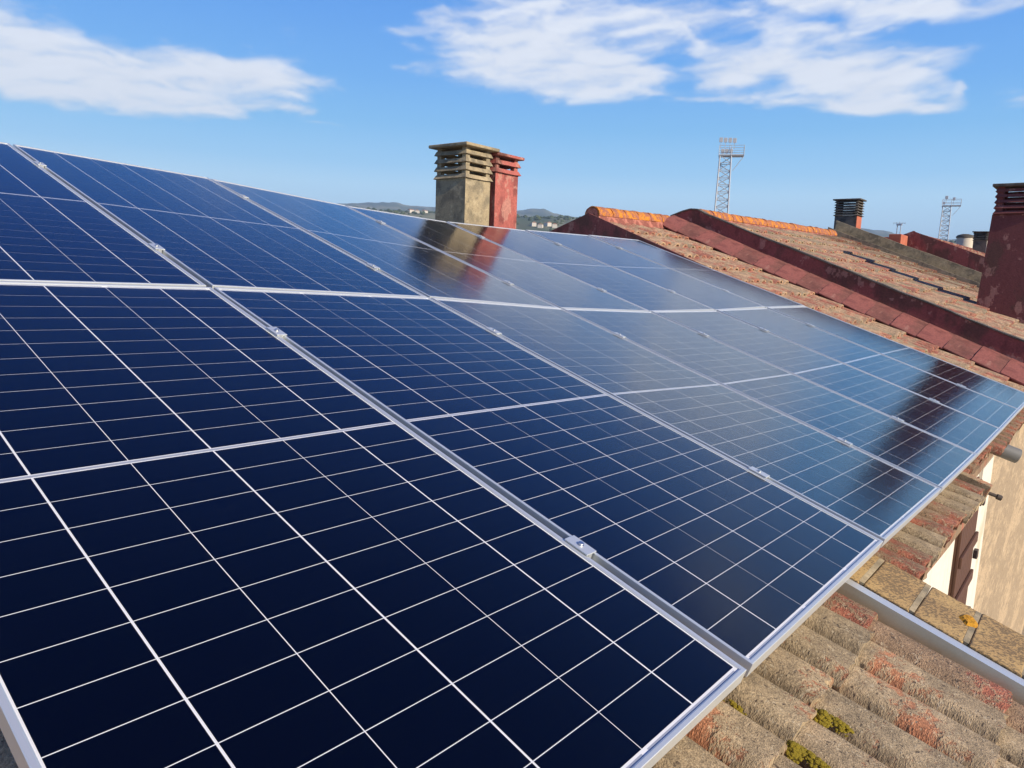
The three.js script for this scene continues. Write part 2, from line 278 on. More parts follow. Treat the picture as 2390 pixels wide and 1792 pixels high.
/* ------------------------------------------------------------------ the array's seams, in metres: top, middle and bottom of each */
const SEAM = [
  [[-1.139, 0.718, -2.185], [-1.156, 0.012, -0.009], [-1.169, -0.683, 2.168]],
  [[0.017, 0.710, -2.179], [0.000, 0.000, 0.000], [-0.013, -0.700, 2.183]],
  [[1.171, 0.668, -2.184], [1.155, -0.035, -0.004], [1.141, -0.733, 2.179]],
  [[2.326, 0.599, -2.196], [2.310, -0.099, -0.017], [2.297, -0.793, 2.164]],
  [[3.476, 0.568, -2.204], [3.465, -0.132, -0.022], [3.454, -0.828, 2.160]],
  [[4.633, 0.577, -2.195], [4.619, -0.133, -0.018], [4.609, -0.839, 2.162]],
  [[5.790, 0.605, -2.180], [5.774, -0.117, -0.008], [5.763, -0.836, 2.168]],
  [[6.946, 0.622, -2.169], [6.930, -0.110, 0.000], [6.917, -0.838, 2.173]],
].map((s) => s.map((p) => new THREE.Vector3(...p)));
// how far the roof of the first house sags at x
function sag(x) {
  const k = SEAM.map((s) => [s[1].x, s[1].y]); if (x <= k[0][0]) return k[0][1]; if (x >= k[7][0]) return k[7][1];
  let i = 0; while (k[i + 1][0] < x) i++; const t = (x - k[i][0]) / (k[i + 1][0] - k[i][0]), m = (j) => j <= 0 || j >= 7 ? 0 : (k[j + 1][1] - k[j - 1][1]) / 2;
  const t2 = t * t, t3 = t2 * t; return (2 * t3 - 3 * t2 + 1) * k[i][1] + (t3 - 2 * t2 + t) * m(i) + (-2 * t3 + 3 * t2) * k[i + 1][1] + (t3 - t2) * m(i + 1);
}
const SL1 = 0.321, crest1 = (x, z) => sag(x) - SL1 * z - 0.14;

/* ================================================================== LARGE STRUCTURE */
// ground, and hills far behind
structure('ground', metricUV(new THREE.CircleGeometry(7000, 64).rotateX(-Math.PI / 2).translate(0, -6.2, 0)), M.render.clone()).material.map = null;
scene.getObjectByName('ground').material.color.setRGB(0.33, 0.28, 0.21); scene.getObjectByName('ground').material.bumpMap = null;

const D2R = Math.PI / 180;
const polar = (az, r) => [camera.position.x + r * Math.cos(az * D2R), camera.position.z + r * Math.sin(az * D2R)];
const ELEV = [[-90, 4.2], [-75, 4.4], [-66, 4.3], [-60, 4.4], [-57, 4.75], [-55.5, 5.0], [-54.3, 4.85], [-52.6, 5.0], [-50.5, 5.2], [-49, 5.3], [-47.5, 5.1], [-46, 5.1], [-44, 4.9], [-42, 4.7], [-40.2, 4.7], [-39.2, 5.05], [-38.3, 5.25], [-37.4, 5.22], [-36.6, 4.95], [-35.6, 4.7], [-34, 4.3], [-30, 3.9], [-25, 3.8], [-20, 4.0], [-17, 4.25], [-15, 4.35], [-14, 4.3], [-13, 4.1], [-11, 3.7], [0, 3.5], [15, 3.4]];
function ridgeEl(az) { let i = 0; while (i < ELEV.length - 2 && ELEV[i + 1][0] < az) i++; const t = sst(0, 1, (az - ELEV[i][0]) / (ELEV[i + 1][0] - ELEV[i][0])); return lerp(ELEV[i][1], ELEV[i + 1][1], t) + (fbm(az * 1.3, 4, 4) - 0.5) * 0.22; }
function hillY(az, r) {
  const near = 4.62 - 1.2 * sst(-33, -24, az);
  const e = r < 1500 ? lerp(0.0, near, sst(120, 900, r)) + 0.18 * (fbm(az * 0.5, r * 0.006, 3, 0, 6) - 0.5) : Math.max(near, lerp(near, ridgeEl(az), sst(1700, 3000, r)));
  const low = -6.2 + (r > 120 ? 0 : 0); return Math.max(low - 2, lerp(low - 2, r * Math.tan(e * D2R), sst(110, 420, r)));
}
{
  const NA = 420, rs = [100, 140, 200, 260, 330, 400, 470, 540, 600, 660, 720, 790, 880, 1000, 1150, 1350, 1600, 1850, 2100, 2350, 2600, 2850, 3050, 3300, 3800], pos = [], col = [], idx = [];
  for (let j = 0; j < rs.length; j++) for (let i = 0; i <= NA; i++) {
    const az = -90 + 110 * i / NA, r = rs[j], [x, z] = polar(az, r); let y = hillY(az, r); if (r > 3100) y = hillY(az, 3050) - (r - 3050) * 0.25;
    if (r > 1500) y += (fbm(x * 0.004, z * 0.004, 4, 0, 30) - 0.5) * 26 * sst(1500, 2300, r) * sst(3050, 2600, r);
    pos.push(x, y, z);
    const f = fbm(x * 0.012, z * 0.012, 4, 0, 40), g = fbm(x * 0.05, z * 0.05, 3, 0, 44);
    const c = mix3(mix3([0.085, 0.11, 0.045], [0.23, 0.22, 0.11], sst(0.42, 0.56, f)), [0.04, 0.06, 0.025], sst(0.56, 0.68, g) * 0.7); col.push(...c);
  }
  for (let j = 0; j < rs.length - 1; j++) for (let i = 0; i < NA; i++) { const a = j * (NA + 1) + i, b = a + 1, c = a + NA + 1, d = c + 1; idx.push(a, b, c, b, d, c); }
  const g = new THREE.BufferGeometry(); g.setAttribute('position', new THREE.Float32BufferAttribute(pos, 3)); g.setAttribute('color', new THREE.Float32BufferAttribute(col, 3)); g.setIndex(idx); g.computeVertexNormals();
  structure('hills', g, new THREE.MeshStandardMaterial({ vertexColors: true, roughness: 1, side: THREE.DoubleSide }));
}
scene.fog = new THREE.FogExp2(new THREE.Color(0.52, 0.73, 1.0), 0.00026);

/* ------------------------------------------------------------------ roof tiles */
// barrel tile: upper end at the origin, running down +z, crown up
function tileGeometry({ w = 0.168, h = 0.042, len = 0.43, th = 0.013, seg = 10, rows = 3, taper = 0.9, pow = 2.3, wob = 0.002, uo = 0, vo = 0, noise = uo + vo, inner = true, up = 1 } = {}) {
  const pos = [], nor = [], uv = [], idx = [];
  const prof = (a, z, off) => { const k = lerp(taper, 1, z / len), y = up > 0 ? h * (1 - Math.abs(a) ** pow) : h * Math.abs(a) ** pow - h; return [a * (w / 2 - Math.max(0, off)) * k, y * k - off]; };
  const grid = (z0, z1, n, off, s) => {
    const base = pos.length / 3;
    for (let j = 0; j <= n; j++) for (let i = 0; i <= seg; i++) {
      const a = -1 + 2 * i / seg, z = lerp(z0, z1, j / n), [x, y] = prof(a, z, off), e = 1e-3, [x2, y2] = prof(Math.min(1, a + e), z, off), [x1, y1] = prof(Math.max(-1, a - e), z, off);
      pos.push(x, y + (vn(noise * 9 + i * 0.5, noise * 7 + j * 1.3) - 0.5) * wob, z + (j === n && n > 1 ? (vn(noise * 15 + i * 0.5, noise * 13) - 0.5) * wob * 4 : 0));
      const l = Math.hypot(x2 - x1, y2 - y1) || 1; nor.push(-(y2 - y1) / l * s, (x2 - x1) / l * s, 0); uv.push(x + uo, z + vo);
    }
    for (let j = 0; j < n; j++) for (let i = 0; i < seg; i++) { const p = base + j * (seg + 1) + i, q = p + seg + 1; if (s > 0) idx.push(p, q, p + 1, p + 1, q, q + 1); else idx.push(p, p + 1, q, p + 1, q + 1, q); }
  };
  grid(0, len, rows, 0, 1);
  if (inner) grid(len - 0.12, len, 1, th, -1);
  { const base = pos.length / 3; for (let i = 0; i <= seg; i++) { const a = -1 + 2 * i / seg; for (const off of [0, th]) { const [x, y] = prof(a, len, off); const z = off === 0 ? pos[(rows * (seg + 1) + i) * 3 + 2] : len; pos.push(x, y + (off === 0 ? (vn(noise * 9 + i * 0.5, noise * 7 + rows * 1.3) - 0.5) * wob : 0), z); nor.push(0, 0, 1); uv.push(x + uo, 0.425 + (y - h) * 0.1 + vo); } }
    for (let i = 0; i < seg; i++) { const p = base + i * 2; idx.push(p, p + 1, p + 2, p + 2, p + 1, p + 3); } }
  for (const [i, s] of [[0, -1], [seg, 1]]) { const base = pos.length / 3; for (const z of [0, len]) for (const off of [0, th]) { const a = -1 + 2 * i / seg, [x, y] = prof(a, z, off); pos.push(x, off ? y : y, z); nor.push(s, 0, 0); uv.push(z + uo, y + vo); } if (s < 0) idx.push(base, base + 1, base + 2, base + 2, base + 1, base + 3); else idx.push(base, base + 2, base + 1, base + 2, base + 3, base + 1); }
  const g = new THREE.BufferGeometry(); g.setAttribute('position', new THREE.Float32BufferAttribute(pos, 3)); g.setAttribute('normal', new THREE.Float32BufferAttribute(nor, 3)); g.setAttribute('uv', new THREE.Float32BufferAttribute(uv, 2)); g.setIndex(idx);
  return g;
}
const nearTiles = Array.from({ length: 8 }, (_, i) => tileGeometry({ uo: i * 0.1, vo: 0, noise: i * 0.37, w: 0.155, seg: 16, h: 0.046, th: 0.017, pow: 6.0, wob: 0.005, taper: 0.94 }));
const farTiles = Array.from({ length: 8 }, (_, i) => tileGeometry({ uo: i * 0.193, vo: i * 0.317, w: 0.185, seg: 6, rows: 1, h: 0.052, pow: 2.1, len: 0.46, wob: 0.012, inner: false, th: 0.02 }));
// matrix of a tile whose lower end lies at (x, zButt) on the surface crest(x, z); h + th is how far its base lies below the crest
const tm = { o: new THREE.Object3D() };
function tileMatrix(crest, x, zButt, len, drop, lift, rng, jx = 0.004, turn = 0.012) {
  const e = 0.05, sx = (crest(x + e, zButt) - crest(x - e, zButt)) / (2 * e), sz = (crest(x, zButt + e) - crest(x, zButt - e)) / (2 * e);
  const vx = new THREE.Vector3(1, sx, 0).normalize(), vz = new THREE.Vector3(0, sz, 1).normalize(), vy = vz.clone().cross(vx).normalize(); vz.copy(vx).cross(vy);
  const m = new THREE.Matrix4().makeBasis(vx, vy, vz), q = new THREE.Quaternion().setFromRotationMatrix(m);
  q.multiply(new THREE.Quaternion().setFromEuler(new THREE.Euler(-lift / len + (rng() - 0.5) * 0.012, (rng() - 0.5) * turn * 2, (rng() - 0.5) * 0.05)));
  const butt = new THREE.Vector3(x + (rng() - 0.5) * jx * 2, crest(x, zButt), zButt + (rng() - 0.5) * 0.016), p = butt.addScaledVector(vy, -drop);
  p.add(new THREE.Vector3(0, 0, -len).applyQuaternion(q));
  return new THREE.Matrix4().compose(p, q, new THREE.Vector3(1, 1, 1));
}
function tileMesh(parent, geo, mat, matrix, name = 'tile') { const o = new THREE.Mesh(geo, mat); o.name = name; o.applyMatrix4(matrix); parent.add(o); return add(o); }
// a sheet following fn(x, z), with thickness t
function sheet(fn, x0, x1, z0, z1, nx, nz, t = 0.05) {
  const top = (dy) => { const pos = [], uv = [], idx = []; for (let j = 0; j <= nz; j++) for (let i = 0; i <= nx; i++) { const x = lerp(x0, x1, i / nx), z = lerp(z0, z1, j / nz); pos.push(x, fn(x, z) + dy, z); uv.push(x, z); } for (let j = 0; j < nz; j++) for (let i = 0; i < nx; i++) { const a = j * (nx + 1) + i, b = a + 1, c = a + nx + 1, d = c + 1; if (dy === 0) idx.push(a, c, b, b, c, d); else idx.push(a, b, c, b, d, c); } return [pos, uv, idx]; };
  const [p1, u1, i1] = top(0), [p2, u2, i2] = top(-t), n = p1.length / 3, pos = [...p1, ...p2], uv = [...u1, ...u2], idx = [...i1, ...i2.map((k) => k + n)];
  const edge = []; for (let i = 0; i <= nx; i++) edge.push(i); for (let j = 1; j <= nz; j++) edge.push(j * (nx + 1) + nx); for (let i = nx - 1; i >= 0; i--) edge.push(nz * (nx + 1) + i); for (let j = nz - 1; j > 0; j--) edge.push(j * (nx + 1));
  for (let k = 0; k < edge.length; k++) { const a = edge[k], b = edge[(k + 1) % edge.length]; idx.push(a, b, a + n, b, b + n, a + n); }
  const g = new THREE.BufferGeometry(); g.setAttribute('position', new THREE.Float32BufferAttribute(pos, 3)); g.setAttribute('uv', new THREE.Float32BufferAttribute(uv, 2)); g.setIndex(idx);
  let h = g.toNonIndexed(); h.computeVertexNormals(); return h;
}

/* ------------------------------------------------------------------ first house, under the panels */
const house1 = thing('row_house', 'white row house whose sagging tiled roof carries the solar panels', 'house');
{
  part(house1, 'wall', prismX([[-5.2, -6.2], [2.0, -6.2], [2.0, -1.16], [-2.3, 0.20], [-5.2, -0.75]], -6.0, 6.98), M.render);
  part(house1, 'wing_wall', prismX([[2.0, -6.2], [5.2, -6.2], [5.2, -2.05], [2.0, -1.03]], -6.0, 1.205), M.plaster);
  const white = part(house1, 'front_wall', box(1.21, 4.98, -6.2, -1.06, 2.002, 2.08), M.plaster); white.userData.label = 'sunlit white plaster front wall';
  const stained = part(house1, 'front_wall', box(5.22, 6.98, -6.2, -1.06, 2.002, 2.076), M.stainedWall); stained.userData.label = 'stained bare render wall';
  part(house1, 'plaster_band', box(4.983, 5.217, -6.2, -1.06, 2.002, 2.078), M.cream);
  part(house1, 'corner_trim', box(4.40, 4.97, -6.2, -1.10, 2.081, 2.10), M.plaster);
  // roof: deck sheets and the tiles that can be seen
  const deckY = (x, z) => crest1(x, z) - 0.092;
  const roof = part(house1, 'roof', join([sheet(deckY, -6.0, 1.0, -2.3, 4.9, 24, 4), sheet(deckY, 1.0, 3.34, -2.3, 2.2, 10, 3), sheet(deckY, 3.34, 7.0, -2.3, 2.1, 14, 3), sheet((x, z) => sag(x) - 0.204 + 0.738 + 0.36 * (z + 2.3), -6.0, 7.0, -5.5, -2.302, 24, 2)]), M.tileEave);
  const r1 = mulberry(11);
  const cols = []; for (let k = -1; k < 22; k++) cols.push(0.52 - k * 0.1775);
  for (let c = 0; c < cols.length; c++) for (let k = -6; k <= 6; k++) {
    const x = cols[c], zb = 2.246 + k * 0.335; if (x > -1.05 && zb < 1.7) continue; if (zb < -0.2 || (x < -2.4 && zb < 0.5)) continue;
    const m = tileMatrix(crest1, x, zb + (c % 2) * 0.012 - (c === 3 ? 0.01 : 0), 0.43, 0.044, 0.030, r1, 0.003, 0.012);
    tileMesh(roof, nearTiles[Math.floor(r1() * 8)], r1() < 0.6 ? M.tileNear : M.tileNearB, m);
  }
  // the taller bedded barrels beside the metal channel
  const tall = [0, 1, 2].map((v) => tileGeometry({ w: 0.235, h: 0.092, len: 0.43, seg: 14, pow: 2.5, th: 0.018, taper: 0.95, uo: v * 0.27, vo: 0, noise: v * 0.9, wob: 0.006 }));
  for (let k = -1; k <= 6; k++) tileMesh(roof, tall[(k + 3) % 3], M.tileEave, tileMatrix(crest1, 0.815, 2.235 + k * 0.335, 0.43, 0.072, 0.022, r1, 0.002, 0.006), 'bedded_tile');
  // eave tiles over the white wall
  for (let c = 0; c < 12; c++) for (let k = -1; k <= 0; k++) { const x = 1.29 + c * 0.178; tileMesh(roof, nearTiles[Math.floor(r1() * 8)], r1() < 0.75 ? M.tileEave : M.tileNearB, tileMatrix(crest1, x, 2.245 + k * 0.335 + (r1() - 0.5) * 0.03, 0.43, 0.044, 0.028, r1, 0.006, 0.03)); }
  const panE = tileGeometry({ w: 0.15, h: 0.035, len: 0.43, up: -1, seg: 8, pow: 2.0, taper: 1.0, uo: 0.1, vo: 0.5 });
  for (let c = 0; c < 11; c++) tileMesh(roof, panE, M.tileEave, tileMatrix(crest1, 1.38 + c * 0.178, 2.215, 0.43, 0.032, 0.004, r1, 0.004, 0.02), 'pan_tile');
  for (let c = 0; c < 19; c++) for (let k = -1; k <= 0; k++) { const x = 3.55 + c * 0.185; tileMesh(roof, nearTiles[Math.floor(r1() * 8)], M.tileEave, tileMatrix(crest1, x, 2.12 + k * 0.335 + (x > 4.5 ? 0.06 : 0), 0.43, 0.044, 0.028, r1, 0.006, 0.03)); }
  { const m = tileMatrix(crest1, 3.40, 2.25, 0.5, 0.03, 0.0, r1, 0, 0); const b = part(roof, 'verge_brick', rbox(-0.04, 0.04, -0.05, 0.04, 0, 0.5, 0.006), M.tileNear); b.applyMatrix4(m); }
  // louvred shutter: boards between two rails, hinges on the far side
  const sh = part(house1, 'shutter', box(3.62, 4.33, -2.75, -1.14, 2.081, 2.092), M.wood); sh.userData.label = 'tall brown boarded shutter';
  for (let k = 0; k < 9; k++) part(sh, 'board', rbox(3.625 + k * 0.078, 3.625 + k * 0.078 + 0.068, -2.74, -1.15, 2.093, 2.112, 0.004), M.wood);
  for (const y of [-1.55, -1.82, -2.45]) part(sh, 'rail', rbox(3.63, 4.32, y - 0.035, y + 0.035, 2.113, 2.130, 0.004), M.wood);
  for (const y of [-1.30, -1.68, -2.10, -2.55]) part(sh, 'hinge', rbox(4.31, 4.37, y - 0.03, y + 0.03, 2.113, 2.14, 0.004), M.iron);
}

// brick coping beside the valley, and the metal channel in front of it
const slopeAt = (off) => (x, z) => sag(x) - SL1 * z - off;
{
  const coping = thing('brick_coping', 'sloping wall coping of tan bricks streaked black, beside the metal channel', 'wall');
  const r = mulberry(21), bs = [0, 1, 2, 3].map((k) => { const g = metricUV(new RoundedBoxGeometry(0.275, 0.045, 0.139, 2, 0.006), k * 0.31, k * 0.23); return g; });
  const bed = slopeAt(0.095); part(coping, 'mortar_bed', sheet((x, z) => bed(1.0, z) - 0.053, 0.952, 1.215, 1.6, 4.7, 3, 14, 0.5), M.mortar);
  for (let k = 0; k < 20; k++) {
    const z = 1.79 + k * 0.1455, q = new THREE.Quaternion().setFromEuler(new THREE.Euler(Math.atan(SL1) + (r() - 0.5) * 0.01, (r() - 0.5) * 0.02, (r() - 0.5) * 0.012));
    const o = part(coping, 'brick', bs[k % 4], M.copingBrick); o.position.set(1.085 + (r() - 0.5) * 0.006, slopeAt(0.122)(1.0, z) + (r() - 0.5) * 0.004, z); o.quaternion.copy(q);
    const j = part(coping, 'mortar_joint', metricUV(new THREE.BoxGeometry(0.262, 0.030, 0.016), k * 0.1, 0), M.concrete); j.position.set(1.085, slopeAt(0.1155)(1.0, z + 0.0728), z + 0.0728); j.rotation.x = Math.atan(SL1);
  }
  const lichen = (x, z, w, l, seed) => { // low crusty cushion
    const pos = [], idx = [], N = 18; pos.push(0, 0.005, 0); for (let ring = 1; ring <= 3; ring++) for (let i = 0; i < N; i++) { const t = i / N * 6.283, k = ring / 3 * (0.75 + 0.6 * vn(i * 0.55 + seed, ring * 0.2 + seed)); pos.push(Math.cos(t) * w * k, ring === 3 ? -0.003 : 0.005 - ring * 0.0005 + (vn(i + seed, ring * 3) - 0.5) * 0.003, Math.sin(t) * l * k); }
    for (let i = 0; i < N; i++) { idx.push(0, 1 + (i + 1) % N, 1 + i); for (let ring = 0; ring < 2; ring++) { const a = 1 + ring * N + i, b = 1 + ring * N + (i + 1) % N; idx.push(a, b, a + N, b, b + N, a + N); } }
    const g = new THREE.BufferGeometry(); g.setAttribute('position', new THREE.Float32BufferAttribute(pos, 3)); g.setIndex(idx); g.computeVertexNormals();
    const o = part(coping, 'lichen', metricUV(g), M.yellowLichen); o.geometry.computeVertexNormals(); o.position.set(x + 0.06, slopeAt(0.0965)(1.0, z), z); o.rotation.x = Math.atan(SL1);
  };
  lichen(1.045, 2.435, 0.038, 0.026, 3); lichen(1.075, 2.60, 0.045, 0.020, 9); lichen(1.00, 2.60, 0.02, 0.012, 14); lichen(1.04, 2.72, 0.03, 0.02, 21);
  // channel: folded metal with an upright face and a flange
  const prof = [[0.902, 0.20], [0.902, 0.117], [0.905, 0.111], [0.941, 0.110], [0.944, 0.115], [0.944, 0.20]], t = 0.0025;
  const ch = thing('metal_channel', 'folded metal channel running down the tiles beside the brick coping', 'channel');
  const strip = (pts) => { const pos = [], uv = [], idx = [], Z = [1.7, 2.2, 2.7, 3.3, 4.6]; let s = 0; for (let i = 0; i < pts.length; i++) { if (i) s += Math.hypot(pts[i][0] - pts[i - 1][0], pts[i][1] - pts[i - 1][1]); for (const z of Z) { pos.push(pts[i][0], slopeAt(pts[i][1])(0.9, z), z); uv.push(z, s); } } for (let i = 0; i < pts.length - 1; i++) for (let j = 0; j < Z.length - 1; j++) { const a = i * Z.length + j, b = a + 1, c = a + Z.length, d = c + 1; idx.push(a, b, c, b, d, c); } const g = new THREE.BufferGeometry(); g.setAttribute('position', new THREE.Float32BufferAttribute(pos, 3)); g.setAttribute('uv', new THREE.Float32BufferAttribute(uv, 2)); g.setIndex(idx); const n = g.toNonIndexed(); n.computeVertexNormals(); return toCreasedNormals(n, 0.5); };
  const solid = (pts) => { const outer = pts, inn = pts.map(([x, o], i) => [x + (i < 2 ? t : i > 3 ? -t : 0), o + (i >= 2 && i <= 3 ? t : 0)]).reverse(); return strip([...outer, ...inn, outer[0]]); };
  part(ch, 'upright_face', solid(prof.slice(0, 3)), M.zinc); part(ch, 'flange', solid(prof.slice(2)), M.aluminium);
}

/* ------------------------------------------------------------------ chimneys with louvred tops */
function louvres(parent, { x0, x1, z0, z1, y0, y1, slats, skirt = 0.035, post = 0.055, mat, sag: sg = 0 }) {
  const n = slats, pitch = (y1 - y0) / n, body = pitch * 0.52;
  for (const px of [x0, x1 - post]) for (const pz of [z0, z1 - post]) part(parent, 'post', rbox(px + 0.004, px + post - 0.004, y0, y1, pz + 0.004, pz + post - 0.004, 0.006), mat);
  for (let k = 0; k < n; k++) {
    const yb = y0 + k * pitch, yt = yb + body, s = skirt * (k === 0 ? 1.25 : 1);
    // four sloping boards round the opening, hollow inside
    const ring = [], w = 0.045;
    for (const [ax, d] of [['x', -1], ['x', 1], ['z', -1], ['z', 1]]) {
      const g = new THREE.BoxGeometry(ax === 'x' ? w : x1 - x0 + 2 * s, body, ax === 'x' ? z1 - z0 + 2 * s : w, ax === 'x' ? 1 : 8, 1, ax === 'x' ? 8 : 1), p = g.attributes.position;
      for (let i = 0; i < p.count; i++) {
        const low = p.getY(i) < 0, along = ax === 'x' ? p.getZ(i) / ((z1 - z0) / 2) : p.getX(i) / ((x1 - x0) / 2), shrink = low ? 0 : s;
        if (ax === 'x') { p.setX(i, (d < 0 ? x0 : x1) + d * (p.getX(i) * d > 0 ? s - shrink : -w + 0.006)); p.setZ(i, (z0 + z1) / 2 + p.getZ(i) * (1 - shrink / ((z1 - z0) / 2 + s))); } else { p.setZ(i, (d < 0 ? z0 : z1) + d * (p.getZ(i) * d > 0 ? s - shrink : -w + 0.006)); p.setX(i, (x0 + x1) / 2 + p.getX(i) * (1 - shrink / ((x1 - x0) / 2 + s))); }
        p.setY(i, (low ? yb : yt) - sg * Math.max(0, 1 - along * along) * 0.6 + (vn(k * 3.1 + along * 2 + (ax === 'x' ? 0 : 7), d * 5 + k) - 0.5) * 0.006);
      }
      g.computeVertexNormals(); ring.push(metricUV(g));
    }
    part(parent, 'slat', join(ring), mat);
  }
}
function cap(parent, x0, x1, z0, z1, y0, y1, mat) { const g = new RoundedBoxGeometry(x1 - x0, y1 - y0, z1 - z0, 2, 0.010), p = g.attributes.position; for (let i = 0; i < p.count; i++) { p.setY(i, p.getY(i) + (vn(p.getX(i) * 5 + 30, p.getZ(i) * 5 + 8) - 0.5) * 0.016); } g.computeVertexNormals(); g.translate((x0 + x1) / 2, (y0 + y1) / 2, (z0 + z1) / 2); part(parent, 'cap', metricUV(g), mat); }
function shaft(x0, x1, z0, z1, y0, y1, batter = 0) { const g = new THREE.BoxGeometry(x1 - x0, y1 - y0, z1 - z0, 1, 1, 1), p = g.attributes.position; for (let i = 0; i < p.count; i++) if (p.getY(i) < 0) { p.setX(i, p.getX(i) + Math.sign(p.getX(i)) * batter); p.setZ(i, p.getZ(i) + Math.sign(p.getZ(i)) * batter); } g.translate((x0 + x1) / 2, (y0 + y1) / 2, (z0 + z1) / 2); g.computeVertexNormals(); return metricUV(g, 0.3, 0.2); }
{
  const c = thing('chimney', 'grey-brown concrete chimney with slatted top behind the panels', 'chimney');
  part(c, 'shaft', shaft(4.30, 4.69, -3.19, -2.75, -0.30, 1.098), M.concrete);
  louvres(c, { x0: 4.30, x1: 4.69, z0: -3.19, z1: -2.75, y0: 1.10, y1: 1.425, slats: 4, skirt: 0.018, post: 0.07, mat: M.concrete, sag: 0.006 });
  cap(c, 4.235, 4.765, -3.255, -2.685, 1.418, 1.452, M.concrete);
  const d = thing('chimney', 'shorter red painted chimney right beside the grey slatted one', 'chimney');
  part(d, 'shaft', shaft(4.775, 5.165, -3.17, -2.75, -0.30, 1.218), M.paintChimney);
  louvres(d, { x0: 4.775, x1: 5.165, z0: -3.17, z1: -2.75, y0: 1.22, y1: 1.40, slats: 2, skirt: 0.022, post: 0.07, mat: M.paintChimney, sag: 0.006 });
  cap(d, 4.745, 5.215, -3.22, -2.70, 1.395, 1.428, M.paintChimney);
}

/* ------------------------------------------------------------------ second house: strip of pink tiles beyond the panels */
function ridgeRow(parent, x0, x1, z, yAt, step, rad, mat, mortar, seed) {
  const r = mulberry(seed);
  for (let x = x0; x < x1 - 0.05; x += step) {
    const L = Math.min(step + 0.05, x1 - x + 0.04), g = new THREE.CylinderGeometry(rad * 0.93, rad * 1.06, L, 12, 2, true, -1.75, 3.5), p = g.attributes.position;
    for (let i = 0; i < p.count; i++) { const a = vn(p.getX(i) * 30 + x * 5, p.getY(i) * 12 + p.getZ(i) * 30) - 0.5; p.setX(i, p.getX(i) * (1 + a * 0.18)); p.setZ(i, p.getZ(i) * (1 + a * 0.18)); }
    g.computeVertexNormals(); g.rotateX(Math.PI / 2); g.rotateZ(Math.PI / 2); g.rotateX(-Math.PI / 2);
    // crown up: aim the open side down
    const o = part(parent, 'ridge_tile', metricUV(orientRidge(L, rad, r), r() * 0.5, r() * 0.5), mat); o.position.set(x + L / 2, yAt(x + L / 2) + (r() - 0.5) * 0.014, z); o.rotation.z = (yAt(x + L) - yAt(x)) / L; g.dispose();
  }
  part(parent, 'ridge_mortar', prismX([[z - rad * 1.25, -0.11], [z + rad * 1.25, -0.11], ...Array.from({ length: 9 }, (_, i) => [z + Math.cos(i / 8 * Math.PI) * rad * 0.86, Math.sin(i / 8 * Math.PI) * rad * 0.84])], 0, x1 - x0), mortar).position.set(x0, yAt(x0), 0);
  const last = parent.children[parent.children.length - 1]; last.rotation.z = Math.atan((yAt(x1) - yAt(x0)) / (x1 - x0));
}
function orientRidge(L, rad, r) {
  const pos = [], idx = [], seg = 12, rows = 4, th = 0.016, s = r() * 50;
  const at = (i, j, rr2) => { const t = lerp(-1.65, 1.65, i / seg), x = lerp(-L / 2, L / 2, j / rows), k = rr2 * (1 + 0.07 * (0.5 - j / rows)) * (1 + 0.16 * (vn(i * 0.6 + s, j * 0.9 + s) - 0.5)); return [x, Math.cos(t) * k, Math.sin(t) * k]; };
  for (const [rad2] of [[rad], [rad - th]]) for (let j = 0; j <= rows; j++) for (let i = 0; i <= seg; i++) pos.push(...at(i, j, rad2));
  const n = (seg + 1) * (rows + 1);
  for (let j = 0; j < rows; j++) for (let i = 0; i < seg; i++) { const a = j * (seg + 1) + i, b = a + 1, c = a + seg + 1, d = c + 1; idx.push(a, c, b, b, c, d); idx.push(a + n, b + n, c + n, b + n, d + n, c + n); }
  for (let i = 0; i < seg; i++) { idx.push(i, i + 1, i + n, i + 1, i + 1 + n, i + n); const e = rows * (seg + 1) + i; idx.push(e, e + n, e + 1, e + 1, e + n, e + 1 + n); }
  for (let j = 0; j < rows; j++) for (const e of [0, seg]) { const a = j * (seg + 1) + e, c = a + seg + 1; if (e) idx.push(a, c, a + n, c, c + n, a + n); else idx.push(a, a + n, c, c, a + n, c + n); }
  const g = new THREE.BufferGeometry(); g.setAttribute('position', new THREE.Float32BufferAttribute(pos, 3)); g.setIndex(idx); let h = g.toNonIndexed();
  if (signedVolume(h) < 0) flip(h); h.computeVertexNormals(); return toCreasedNormals(h, 0.9);
}
// tiles over a whole slope: the nearest `keep` as parts, the others joined
function tiledSlope(roof, crest, x0, x1, z0, z1, px, pz, mats, keep, seed) {
  const r = mulberry(seed), all = [];
  const nx = Math.round((x1 - x0) / px), w = (x1 - x0) / nx;
  for (let c = 0; c < nx; c++) { const tone = r(), shift = (r() - 0.5) * 0.05; for (let z = z1; z > z0 + 0.36; z -= pz) { const x = x0 + w * (c + 0.5), m = tileMatrix(crest, x, z + shift + (r() - 0.5) * 0.03, 0.46, 0.052, 0.034, r, 0.008, 0.02), k = r(), mat = mats[Math.floor(clamp(tone * 0.4 + k * 0.6) * 0.999 * mats.length)]; all.push({ m, mat, g: farTiles[Math.floor(r() * 8)], d: Math.hypot(x - camera.position.x, z - camera.position.z), z }); } }
  all.sort((a, b) => a.d - b.d);
  for (const t of all.slice(0, keep)) tileMesh(roof, t.g, t.mat, t.m);
  for (const mat of mats) { const rest = all.slice(keep).filter((t) => t.mat === mat); if (rest.length) part(roof, 'tile_field', join(rest.map((t) => t.g.clone().applyMatrix4(t.m))), mat, 'stuff'); }
}
